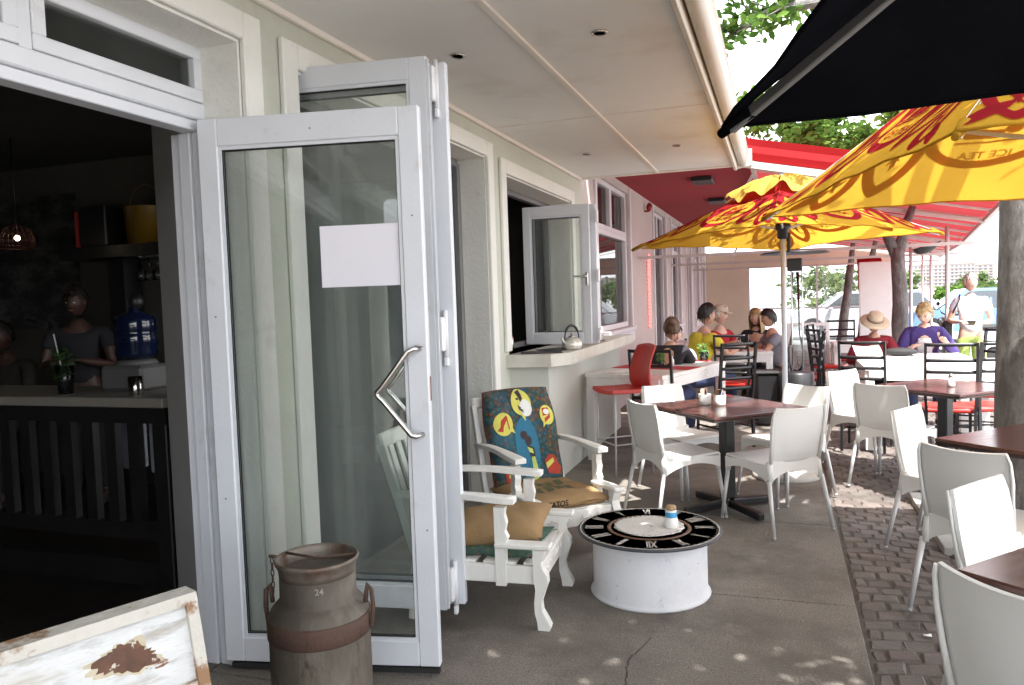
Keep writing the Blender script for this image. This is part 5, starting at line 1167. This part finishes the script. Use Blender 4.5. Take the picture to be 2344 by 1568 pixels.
mb = MB(); mb.box((.50, 0, .79), (.6, .26, .09), bev=.04); mb.build('seat', BLACKR, t)
mb = MB(); mb.tube([(-.05, -.32, 1.06), (-.12, -.1, 1.02), (-.12, .1, 1.02), (-.05, .32, 1.06)], .014, 8); mb.build('handlebar', BLACKM, t)
for xw in (-.35, .75):
    mb = MB(); mb.tube([(xw, -.05, .22), (xw, .05, .22)], .22, 24); wl = mb.build('wheel', TYRE, t)
mb = MB(); mb.ball((-.26, 0, .92), (.07, .11, .07), 12, 8); mb.build('headlight', CLEAR, t)
for s in (-1, 1): mb = MB(); mb.tube([(-.08, s*.28, 1.05), (-.10, s*.34, 1.18)], .006, 6); mb.ball((-.10, s*.34, 1.22), (.012, .05, .035), 10, 6); mb.build('mirror', BLACKM, t)
# distant building behind the photographer (seen only in reflections) - a plain shopping parade
t = thing('shop_parade', 'plain dark-fronted shop parade across the square behind the viewer', 'building', (3, -16, 0)); mb = MB(); mb.bx(-14, 14, -6, 0, -.1, 3.4); mb.build('wall', pm('parade_wall', (.22, .21, .20), .85, .2, .6), t)
mb = MB(); mb.bx(-14, 14, .001, 1.2, 2.9, 3.0); mb.build('awning', pm('parade_awning', (.08, .08, .09), .8, .2, 2), t)
for k in range(7): mb = MB(); mb.bx(-12.5+4*k, -10+4*k, .001, .06, .1, 2.5); mb.build('shop_window', CARG, t)
# ================================================================== inside the cafe
mb = MB(); 
BARB = pm('bar_black', (.012, .011, .012), .45, .3, 8, .15, 40, patches=[((.25, .25, .26), 60, .74, .76)])
t = thing('bar_counter', 'black slatted bar front with a pale stone top just inside the first doorway', 'bar', (-1.10, 3.33, 0))
mb = MB(); mb.bx(-4.2, 0, -.02, .55, 1.02, 1.075, bev=.006); mb.build('counter_top', pm('bar_stone', (.24, .22, .19), .5, .12, 6, .1, patches=[((.25, .22, .17), 8, .6, .8)]), t)
mb = MB(); mb.bx(-4.2, -.001, .0, .06, .93, 1.019); mb.bx(-4.2, -.10, .0, .06, .27, .36); mb.bx(-4.2, -.10, .0, .06, .0, .14); mb.build('rail', BARB, t)
mb = MB(); mb.bx(-.10, 0, -.005, .09, 0, .93, bev=.006); mb.build('post', BARB, t)
for k in range(24): mb = MB(); x = -.24-.165*k; mb.bx(x-.045, x+.03, .005, .05, .361, .929); mb.build('slat', BARB, t)
BRICKD = pm('bar_under', (.11, .075, .06), .8, .4, 5, .3)
tag(MB().bx(-1.50, -1.38, 3.60, 3.70, .58, 1.0, bev=.01).build('white_container', pm('container_white', (.55, .58, .62), .5, .05, 4)), 'brighter white container glimpsed between the right bar slats', 'container')
tag(MB().bx(-1.78, -1.66, 3.66, 3.76, .58, 1.0, bev=.01).build('white_container', pm('container_grey', (.20, .22, .25), .5, .05, 4)), 'dimmer grey container glimpsed left of the white one behind the bar', 'container')
mb = MB(); mb.tube([(-2.0, 4.3, .02), (-2.0, 4.3, .70)], .022, 12); mb.lathe([(.16, 0), (.16, .015), (.03, .03)], (-2.0, 4.3, .004), 24); mb.lathe([(.03, .70), (.17, .715), (.175, .75), (.14, .775), (0, .78)], (-2.0, 4.3, 0), 28)
tag(mb.build('chrome_stool', STEEL), 'chrome pedestal stool glinting behind the black bar slats', 'stool')
t = thing('water_cooler', 'blue water bottle on a white dispenser on the bar', 'water cooler', (-1.67, 3.72, 1.076)); t.scale = (.9, .9, .9)
mb = MB(); mb.box((-.0, 0, .085), (.36, .30, .17), bev=.02); mb.lathe([(.14, .171), (.12, .20), (.07, .21)], n=28); mb.build('dispenser', pm('dispenser_grey', (.12, .12, .12), .5, .1, 5), t)
BLG = pm('blue_bottle', (.006, .012, .04), .12, .15, 4, spec=.9)
mb = MB(); mb.lathe([(.05, .205), (.11, .215), (.135, .25), (.128, .30), (.136, .31), (.136, .38), (.128, .39), (.136, .40), (.136, .47), (.12, .50), (.04, .53), (.035, .56), (0, .565)], n=32); mb.build('bottle', BLG, t)
mb = MB(); mb.ball((.02, 0, .60), (.05, .05, .055), 16, 10); mb.build('cap', BLACKM, t)
t = thing('metal_cup', 'shiny metal cup with a red band on the bar in front of the water cooler', 'cup', (-1.42, 3.45, 1.076)); mb = MB(); mb.lathe([(0, 0), (.036, 0), (.038, .003), (.040, .105), (.037, .105), (.035, .01), (0, .01)], n=28); mb.build('cup', STEEL, t)
t = thing('herb_vase', 'tall glass of mint with a straw on the bar', 'vase', (-1.98, 3.47, 1.076)); mb = MB(); mb.lathe([(0, 0), (.042, 0), (.052, .17), (.049, .17), (.039, .01), (0, .01)], n=24); mb.build('glass', CLEAR, t)
mb = MB(); 
for q in range(90): a = rnd.uniform(0, 6.28); r_ = rnd.uniform(0, .065); leafq(mb, V((r_*cos(a), r_*sin(a), rnd.uniform(.08, .27))), .045)
mb.build('mint', pm('mint_dark', (.02, .06, .012), .6, .3, 30), t); mb = MB(); mb.tube([(0, 0, .03), (-.07, 0, .36)], .004, 8); mb.build('straw', WTABLE, t)
t = thing('bottle_shelf', 'high dark wooden shelf unit behind the bar', 'shelf', (-3.0, 5.2, 0)); mb = MB(); mb.bx(-.78, .9, -.18, .2, 2.02, 2.12); mb.build('shelf_board', BLACKM, t)
for x in (-.35, .8): mb = MB(); mb.bx(x-.09, x+.09, .0, .2, 0, 2.019); mb.build('upright', BLACKM, t)
mb = MB(); mb.bx(.12, .7, .12, .2, 2.121, 2.9); mb.build('back_panel', BARB, t)
mb = MB(); mb.lathe([(0, 0), (.15, 0), (.17, .30), (.175, .31), (.165, .31), (.145, .01), (0, .01)], (-2.93, 5.15, 2.12), 32); mb.tube([(-2.93+.17*cos(a), 5.15, 2.42+.2*sin(a)) for a in [k*pi/12 for k in range(13)]], .004, 6)
tag(mb.build('yellow_bucket', pm('bucket_yellow', (.16, .09, .008), .35, .1, 5)), 'yellow bucket with wire handle on the high shelf', 'bucket')
t = thing('speaker_box', 'black box with a red side on the high shelf left of the bucket', 'box', (-3.38, 5.15, 2.121)); mb = MB(); mb.box((0, 0, .17), (.30, .28, .34), bev=.01); mb.build('box', BLACKM, t); mb = MB(); mb.box((-.17, -.02, .15), (.03, .24, .30)); mb.build('red_side', RUN, t)
t = thing('wall_picture', 'large black and white street photograph hung on the back wall', 'picture', (-4.65, 5.47, 2.05)); 
mb = MB(); mb.box((0, 0, 0), (1.15, .03, 1.25)); mb.build('canvas', pm('bw_photo', (.03, .03, .03), .6, .5, 3, stretch=(1, 1, 2.2), patches=[((.10, .10, .10), 3.5, .45, .60), ((.01, .01, .01), 7, .55, .65)]), t)
t = thing('pendant_lamp', 'lit pendant lamp with a woven wire shade hanging inside', 'lamp', (-3.6, 4.5, 2.14)); mb = MB(); mb.tube([(0, 0, .1), (0, 0, .81)], .004, 6); mb.build('cord', BLACKM, t)
mb = MB(); mb.ball((0, 0, .03), .022, 12, 8); mb.build('bulb', emit('bulb', (1, .86, .6), 2.5), t)
mb = MB()
for k in range(16): a = k*pi/8; mb.tube([(r_*cos(a), r_*sin(a), z) for r_, z in ((.03, .14), (.09, .10), (.12, .03), (.12, -.05))], .0035, 5)
for z, r_ in ((.07, .10), (.02, .12), (-.02, .12), (-.05, .12)): mb.tube([(r_*cos(k*pi/12), r_*sin(k*pi/12), z) for k in range(24)], .0035, 5, closed=True)
mb.build('wire_shade', pm('copper_wire', (.07, .022, .014), .4, .2, 9, metal=.6), t)
lp = bpy.data.lights.new('pendant_bulb', 'POINT'); lp.energy = .04; lp.color = (1, .8, .55); lp.shadow_soft_size = .03; lo = bpy.data.objects.new('pendant_bulb', lp); COL.objects.link(lo); lo.parent = t; lo.location = (0, 0, .03-.06)
for k in range(6):
    t = thing('wine_glass', 'upside-down wine glass hanging under the high shelf', 'glass', (-2.92+.09*k, 5.05, 2.01), 0, 'wine glasses hanging under the shelf'); mb = MB(); mb.lathe([(.035, 0), (.004, -.01), (.004, -.09), (.032, -.12), (.038, -.16), (.032, -.20)], n=16); mb.build('glass', CLEAR, t)
# ================================================================== people
def skin(verts, edges, rad, sub=2, root=0):
    me = bpy.data.meshes.new('sk'); me.from_pydata([tuple(v) for v in verts], edges, []); o = bpy.data.objects.new('sk', me); COL.objects.link(o)
    o.modifiers.new('s', 'SKIN'); 
    sv = me.skin_vertices[0].data
    for i, r_ in enumerate(rad): sv[i].radius = r_ if isinstance(r_, tuple) else (r_, r_); sv[i].use_root = (i == root)
    sb = o.modifiers.new('b', 'SUBSURF'); sb.levels = sub; sb.render_levels = sub
    dg = bpy.context.evaluated_depsgraph_get(); dg.update(); out = bpy.data.meshes.new_from_object(o.evaluated_get(dg)); bpy.data.objects.remove(o); return out
def ik(a, b, l1, l2, pole):
    a, b = V(a), V(b); d = b-a; L_ = min(d.length, (l1+l2)*.999); d.normalize(); b = a+d*L_
    x = (l1*l1-l2*l2+L_*L_)/(2*L_); h = math.sqrt(max(0, l1*l1-x*x)); p = V(pole); p = (p-d*p.dot(d)).normalized(); return a+d*x+p*h, b
def person(label, x, y, face, seat=None, lean=.1, hl=(-.12, .35, .25), hr=(.12, .35, .25), look=0, nod=.1, skinm=SKIN, top=None, sleeve=.5, legs=None, legcut=1.0, hair=None, style='short', S=1.0, shoes=BLACKR, fem=False, hat=None, roll=0):
    """local +y is forward; hl / hr hand targets relative to the chest; seat = seat height or None for standing"""
    t = thing('person', label, 'person', (x, y, 0), head(*face))
    pz = (seat+.09) if seat is not None else .93*S; fw = V((0, sin(lean), cos(lean)))
    pel = V((0, 0, pz)); wai = pel+fw*.16*S; che = pel+fw*.33*S; nb_ = pel+fw*.50*S; nk = nb_+V((0, sin(lean+nod*.4), cos(lean+nod*.4)))*.07*S
    hd = nk+V((0, sin(lean*.5+nod), cos(lean*.5+nod)))*.12*S
    sw_ = (.165 if fem else .19)*S; ver = [pel, wai, che, nb_, nk]; ed = [(0, 1), (1, 2), (2, 3), (3, 4)]; rad = [(.135*S, .10*S), (.115*S, .088*S), (.145*S, .105*S), (.085*S, .07*S), (.052*S, .052*S)]
    tv = [pel, wai, che, nb_]; te = [(0, 1), (1, 2), (2, 3)]; tr_ = [(.155*S, .122*S), (.135*S, .110*S), (.162*S, .122*S), (.088*S, .075*S)]
    for s, tg in ((-1, hl), (1, hr)):
        sh0 = pel+fw*.445*S+V((s*sw_, 0, 0)); tgt = che+V(tg); el, wr = ik(sh0, tgt, .275*S, .25*S, (s*.5, -.35, -.8))
        i = len(ver); ver += [sh0, sh0.lerp(el, .5), el, el.lerp(wr, .5), wr]; ed += [(2, i), (i, i+1), (i+1, i+2), (i+2, i+3), (i+3, i+4)]; rad += [.058*S, .047*S, .038*S, .036*S, .024*S]
        d = (wr-el).normalized(); pc = wr+d*.05*S; ver.append(pc); ed.append((i+4, i+5)); rad.append((.034*S, .016*S)); pi_ = i+5
        sd_ = d.cross(V((0, 0, 1))).normalized() if abs(d.z) < .95 else V((1, 0, 0)); dn = V((0, 0, -1))
        for k, (o_, L_) in enumerate(((-.027, .062), (-.009, .074), (.009, .070), (.026, .056))):
            b0 = pc+d*.030*S+sd_*o_*S; b1 = b0+d*L_*.5*S+dn*.006*S; b2 = b1+d*L_*.4*S+dn*.022*S; j = len(ver); ver += [b0, b1, b2]; ed += [(pi_, j), (j, j+1), (j+1, j+2)]; rad += [.0095*S, .0085*S, .007*S]
        th0 = wr+d*.03*S+sd_*(-s)*.03*S; th1 = th0+d*.035*S+sd_*(-s)*.018*S; j = len(ver); ver += [th0, th1]; ed += [(i+4, j), (j, j+1)]; rad += [.012*S, .009*S]
        n_ = len(tv); tv += [sh0, sh0.lerp(el, .55)]; te += [(2, n_), (n_, n_+1)]; tr_ += [.074*S, .066*S]
        if sleeve >= .95: tv += [el, el.lerp(wr, .5), el.lerp(wr, .9)]; te += [(n_+1, n_+2), (n_+2, n_+3), (n_+3, n_+4)]; tr_ += [.055*S, .050*S, .042*S]
    lv = [pel-V((0, 0, .03)), pel+V((0, 0, .05))]; le = [(0, 1)]; lr = [(.155*S, .125*S), (.145*S, .115*S)]; ft = []
    for s in (-1, 1):
        hp = pel+V((s*.085*S, 0, -.05))
        if seat is not None: kn = hp+V((s*.05, .40*S, .03)); an = V((s*.13, .40*S-.02, .09)); 
        else: kn = hp+V((s*.02, .02, -.40*S)); an = V((s*.11, -.01, .09))
        toe = an+V((s*.02, .15, -.055)); i = len(ver); ver += [hp, hp.lerp(kn, .5), kn, kn.lerp(an, .4), an, toe]; ed += [(0, i), (i, i+1), (i+1, i+2), (i+2, i+3), (i+3, i+4), (i+4, i+5)]; rad += [.085*S, .075*S, .055*S, .052*S, .035*S, (.038*S, .025*S)]
        n_ = len(lv); lv += [hp, hp.lerp(kn, .5), kn]; le += [(0, n_), (n_, n_+1), (n_+1, n_+2)]; lr += [.102*S, .094*S, .075*S]
        if legcut >= 1: lv += [kn.lerp(an, .5), kn.lerp(an, .95)]; le += [(n_+2, n_+3), (n_+3, n_+4)]; lr += [.068*S, .060*S]
        ft.append((an, toe))
    mb = MB(); mb.mesh(skin(ver, ed, rad)); 
    # head with face
    Rm = Matrix.Translation(hd) @ Matrix.Rotation(look, 4, 'Z') @ Matrix.Rotation(roll, 4, 'Y') @ Matrix.Rotation(-(nod+lean*.5), 4, 'X') @ Matrix.Scale(S*.94, 4)
    vs = []; fs = []; n, m = 24, 18
    for j in range(m+1):
        th = -pi/2+pi*j/m
        for k in range(n):
            ph = 2*pi*k/n; X, Y_, Z_ = cos(th)*cos(ph), cos(th)*sin(ph), sin(th)
            jw = 1-.30*max(0, -Z_-.1); x_ = X*.076*jw; y_ = Y_*.096*(1-.12*max(0, -Z_)*(Y_ < 0)); z_ = Z_*.118
            if Y_ > .75 and Z_ < 0: y_ *= .97
            if Y_ > .85 and -.32 < Z_ < .08 and abs(X) < .28: y_ += .020*(1-abs(X)/.28)*(1-abs(Z_+.18)/.26) if abs(Z_+.18) < .26 else 0
            if Y_ > .7 and .02 < Z_ < .22 and .15 < abs(X) < .6: y_ -= .006
            if Y_ > .6 and Z_ < -.72: y_ += .008
            vs.append(Rm @ V((x_, y_, z_)))
    for j in range(m):
        for k in range(n): fs.append((j*n+k, j*n+(k+1) % n, (j+1)*n+(k+1) % n, (j+1)*n+k))
    mb.add(vs, fs, 0, True)
    for s in (-1, 1):
        e_ = MB(); e_.ball((s*.030, .084, .010), (.0125, .007, .0065), 10, 6); [mb.add([Rm @ V(p) for p in e_.v], e_.f, 1, True)]
        e_ = MB(); e_.ball((s*.030, .0895, .010), (.0055, .004, .0055), 8, 6); mb.add([Rm @ V(p) for p in e_.v], e_.f, 2, True)
        e_ = MB(); e_.box((s*.031, .088, .030), (.028, .008, .005)); mb.add([Rm @ V(p) for p in e_.v], e_.f, 2)
        e_ = MB(); e_.ball((s*.077, -.004, -.004), (.010, .020, .030), 10, 8); mb.add([Rm @ V(p) for p in e_.v], e_.f, 0, True)
    e_ = MB(); e_.ball((0, .0845, -.056), (.024, .008, .0065), 12, 6); mb.add([Rm @ V(p) for p in e_.v], e_.f, 3, True)
    EYE = pm('eye_white', (.7, .7, .68), .4, .05, 20); EYD = pm('eye_dark', (.04, .025, .02), .4, .1, 20); LIP = pm('lips', (.36, .12, .10), .5, .1, 20)
    mb.build('body', [skinm, EYE, EYD, LIP], t, fixn=False)
    c_ = MB(); c_.mesh(skin(tv, te, tr_)); c_.build('shirt', top, t, fixn=False)
    c_ = MB(); c_.mesh(skin(lv, le, lr)); c_.build('trousers', legs, t, fixn=False)
    for an, toe in ft: c_ = MB(); c_.mesh(skin([an+V((0, -.05, -.045)), an+V((0, .03, -.04)), toe+V((0, .02, 0))], [(0, 1), (1, 2)], [.040*S, .045*S, .040*S], 1)); c_.build('shoe', shoes, t, fixn=False)
    # hair
    hb_ = MB(); n, m = 36, 24; r2 = random.Random(int(x*100))
    def hp_(az, el, g=0):
        k = 1.13+.03*sin(az*9+el*5)+.02*sin(az*23)+g; return V((cos(el)*cos(az)*.079*k, cos(el)*sin(az)*.098*k-.004, sin(el)*.120*k+.004))
    idx = {}; vs = []; fs = []
    def lo(az):
        f_ = sin(az)            # +1 front, -1 back
        base = .62 if f_ > .55 else (.62-(.55-f_)*1.15); base = max(base, -.62)
        if style == 'short_m': base = max(base, -.45)
        return base
    for i in range(n):
        az = 2*pi*i/n; l0 = lo(az)+.05*sin(i*2.3)
        for j in range(m+1):
            el = l0+(pi/2-l0)*j/m; g = (.05 if j > 0 else -.06); p = hp_(az, el, g)
            vs.append(Rm @ (p+V((r2.gauss(0, 1), r2.gauss(0, 1), r2.gauss(0, 1)))*.0022))
    for i in range(n):
        for j in range(m): fs.append((i*(m+1)+j, ((i+1) % n)*(m+1)+j, ((i+1) % n)*(m+1)+j+1, i*(m+1)+j+1))
    hb_.add(vs, fs, 0, True)
    if style == 'long':
        def g(u, v):
            az = pi+pi*.0+(-.15+u*1.3)*pi; az = pi*1.5+(u-.5)*pi*1.25; drop = v*.27; rr = 1.12+.12*sin(v*2.6)+.03*sin(u*40)
            return Rm @ V((cos(az)*.080*rr, sin(az)*.092*rr-.006, .035-drop))
        hb_.grid(g, 30, 8, thick=.014)
    if style in ('bun', 'updo'):
        b_ = MB(); b_.ball((0, -.045, .135) if style == 'updo' else (0, -.11, .05), (.045, .045, .038), 16, 10); hb_.add([Rm @ V(p) for p in b_.v], b_.f, 0, True)
    for _ in range(220):      # loose tufts so the hair is not a cap
        az = r2.uniform(0, 2*pi); l0 = lo(az); el = l0+(1.5-l0)*r2.random()**1.3; p = hp_(az, el, .05); q = hp_(az+r2.uniform(-.25, .25), el-r2.uniform(.15, .45), .10+r2.uniform(-.02, .07)); sd_ = V((-sin(az), cos(az), 0))*.0045
        hb_.add([Rm @ (p-sd_), Rm @ (p+sd_), Rm @ (q+sd_*.5), Rm @ (q-sd_*.5)], [(0, 1, 2, 3)], 0)
    hb_.build('hair', hair, t, fixn=False)
    if hat:
        h_ = MB()
        if hat[0] == 'straw':
            h_.lathe([(.0, .150), (.055, .152), (.078, .135), (.090, .075), (.093, .060)], n=36, sy=1.15); h_.lathe([(.0925, .060), (.13, .050), (.172, .032), (.172, .027), (.13, .043), (.09, .053)], n=36, sy=1.1); h_.M = None
            v_ = [Rm @ V(p) for p in h_.v]; hh = MB(); hh.add(v_, h_.f, 0, True); ho = hh.build('hat', hat[1], t)
            h2 = MB(); h2.lathe([(.094, .062), (.0955, .064), (.0915, .088), (.090, .086)], n=36, sy=1.15); hh = MB(); hh.add([Rm @ V(p) for p in h2.v], h2.f, 0, True); hh.build('hat_band', hat[2], ho)
        if hat[0] == 'cap':
            h_.lathe([(.0, .150), (.05, .146), (.08, .115), (.090, .065), (.090, .045)], n=32, sy=1.18); h_.grid(lambda u, v: ((2*u-1)*.070*(1-.2*v*v), .085+.085*v*(1-.35*(2*u-1)**2), .055-.02*v-.012*(2*u-1)**2), 10, 5, thick=.004)
            hh = MB(); hh.add([Rm @ V(p) for p in h_.v], h_.f, 0, True); hh.build('cap', hat[1], t)
            h2 = MB(); h2.box((0, .075, .118), (.10, .02, .02), rot=Matrix.Rotation(.5, 4, 'X'), bev=.008); hh = MB(); hh.add([Rm @ V(p) for p in h2.v], h2.f, 0, True); hh.build('sunglasses', BLACKM, t)
        if hat[0] == 'shades':
            h2 = MB()
            for s in (-1, 1): h2.ball((s*.032, .094, .012), (.024, .008, .017), 12, 8)
            h2.box((0, .096, .016), (.02, .004, .004)); hh = MB(); hh.add([Rm @ V(p) for p in h2.v], h2.f, 0, True); hh.build('sunglasses', BLACKM, t)
    return t, Rm
cl = lambda n, c: pm(n, c, .85, .16, 9, 1.0, 16)
HB = pm('dark_hair', (.015, .011, .010), .45, .3, 30, .4, 60); HBR = pm('brown_hair', (.11, .055, .028), .5, .35, 30, .5, 60); HBL = pm('blonde_hair', (.42, .28, .12), .5, .35, 30, .5, 60, patches=[((.16, .09, .04), 16, .5, .7)]); HG = pm('grey_hair', (.60, .57, .53), .6, .15, 30, .3, 60)
SKINB = pm('skin_dark', (.07, .035, .025), .5, .06, 20)
JEAN = cl('blue_jeans', (.05, .07, .16)); DKT = cl('dark_cloth', (.018, .017, .022))
person('brown-haired woman in a black top, back to us, at the long white table', .99, 7.92, (.15, 1), .44, .34, (-.15, .32, -.05), (.20, .28, -.12), .3, .15, SKIN, DKT, .5, JEAN, 1, HBR, 'bun', 1.0, fem=True)
person('dark-haired boy in white shirt and dark waistcoat facing us at the long white table', .99, 8.72, (.15, -1), .43, .12, (-.10, .34, -.05), (.10, .33, -.05), .35, .05, SKIN2, cl('white_shirt', (.55, .56, .60)), .97, JEAN, 1, HB, 'short', .86)
person('man in a yellow T-shirt seated sideways, reaching across the white table', 1.08, 9.78, (.80, .60), .44, .28, (-.12, .46, .0), (.10, .46, -.04), -.1, .0, SKIN, cl('yellow_shirt', (.62, .50, .04)), .5, JEAN, 1, HB, 'short_m', 1.12)
person('man in a red shirt and pale cap beyond the man in yellow', 1.28, 10.65, (.75, -.45), .46, .12, (-.12, .36, -.03), (.12, .36, -.06), .35, .0, SKIN2, cl('red_shirt', (.42, .012, .025)), .5, cl('khaki', (.25, .2, .13)), 1, HG, 'short_m', 1.02, hat=('cap', cl('cream_cap', (.55, .47, .36))))
person('blonde long-haired woman in a black top facing us across the table', 1.79, 11.2, (-.12, -1), .44, .12, (-.14, .33, -.03), (.14, .33, -.03), -.5, .1, SKIN, DKT, .5, DKT, 1, HBL, 'long', .97, fem=True)
person('dark-haired person in grey, half hidden behind the umbrella pole', 2.08, 10.55, (-.95, -.3), .44, .18, (-.10, .40, -.02), (.12, .38, -.06), 0, .15, SKIN, cl('grey_top', (.22, .22, .26)), .5, DKT, 1, HB, 'short', .98)
person('woman in a tan straw hat and dark red top reading a menu', 3.12, 9.84, (-.04, -1), .43, .34, (-.16, .32, -.02), (.16, .32, -.02), .25, .35, SKIN, cl('maroon_top', (.20, .008, .018)), .97, DKT, 1, HBR, 'short', .97, fem=True, hat=('straw', pm('straw', (.42, .32, .22), .8, .12, 60, .5, 80), pm('straw_dark', (.20, .14, .10), .8, .1, 20)))
pr_, Rm_ = person('blonde woman in a purple cardigan over a white blouse leaning on the table', 3.66, 9.92, (-.12, -1), .50, .36, (-.20, .30, .02), (.14, .30, -.04), -.28, .38, SKIN2, cl('purple_cardigan', (.055, .03, .15)), .97, JEAN, 1, HBL, 'bun', 1.02, fem=True)
mb = MB(); mb.grid(lambda u, v: ((2*u-1)*(.055+.02*sin(v*3)), .155+.10*v-.02*abs(2*u-1)+.02*sin(v*pi), .66+.30*v), 8, 8, thick=.01); mb.build('white_blouse', cl('white_blouse', (.66, .62, .62)), pr_)
st_, Rm_ = person('elderly woman in a white top and lime trousers standing with a black shoulder bag', 4.42, 11.3, (-.12, -1), None, .02, (-.10, .22, -.16), (.14, .24, -.14), .35, -.05, SKIN2, cl('white_top', (.70, .72, .78)), .5, cl('lime_trousers', (.36, .48, .12)), 1, HG, 'short', .965, shoes=cl('beige_shoes', (.4, .33, .25)), fem=True)
mb = MB(); mb.box((.27, -.04, .92), (.12, .26, .32), bev=.04); bg_ = mb.build('shoulder_bag', BLACKR, st_)
mb = MB(); mb.tube([(.24, -.03, 1.08), (.19, .09, 1.22), (.13, .10, 1.36), (.12, -.02, 1.42), (.18, -.12, 1.2), (.25, -.08, 1.08)], .009, 6); mb.build('strap', BLACKR, bg_)
mb = MB(); mb.box((.02, .26, 1.06), (.10, .16, .02), rot=Matrix.Rotation(.3, 4, 'X'), bev=.005); mb.build('purse', BLACKM, st_)
person('barman in dark clothes behind the bar, barely visible in the gloom', -3.29, 4.75, (.5, -.85), None, .05, (-.12, .28, -.10), (.12, .28, -.10), -.2, .15, SKINB, DKT, .5, DKT, 1, HB, 'short_m', 1.02)
person('seated figure in the gloom at the left edge of the doorway', -4.05, 4.75, (.2, -1), .62, .15, (-.12, .30, -.06), (.12, .30, -.06), 0, .2, SKINB, cl('brown_top', (.03, .025, .02)), .97, DKT, 1, HB, 'short_m', 1.0)
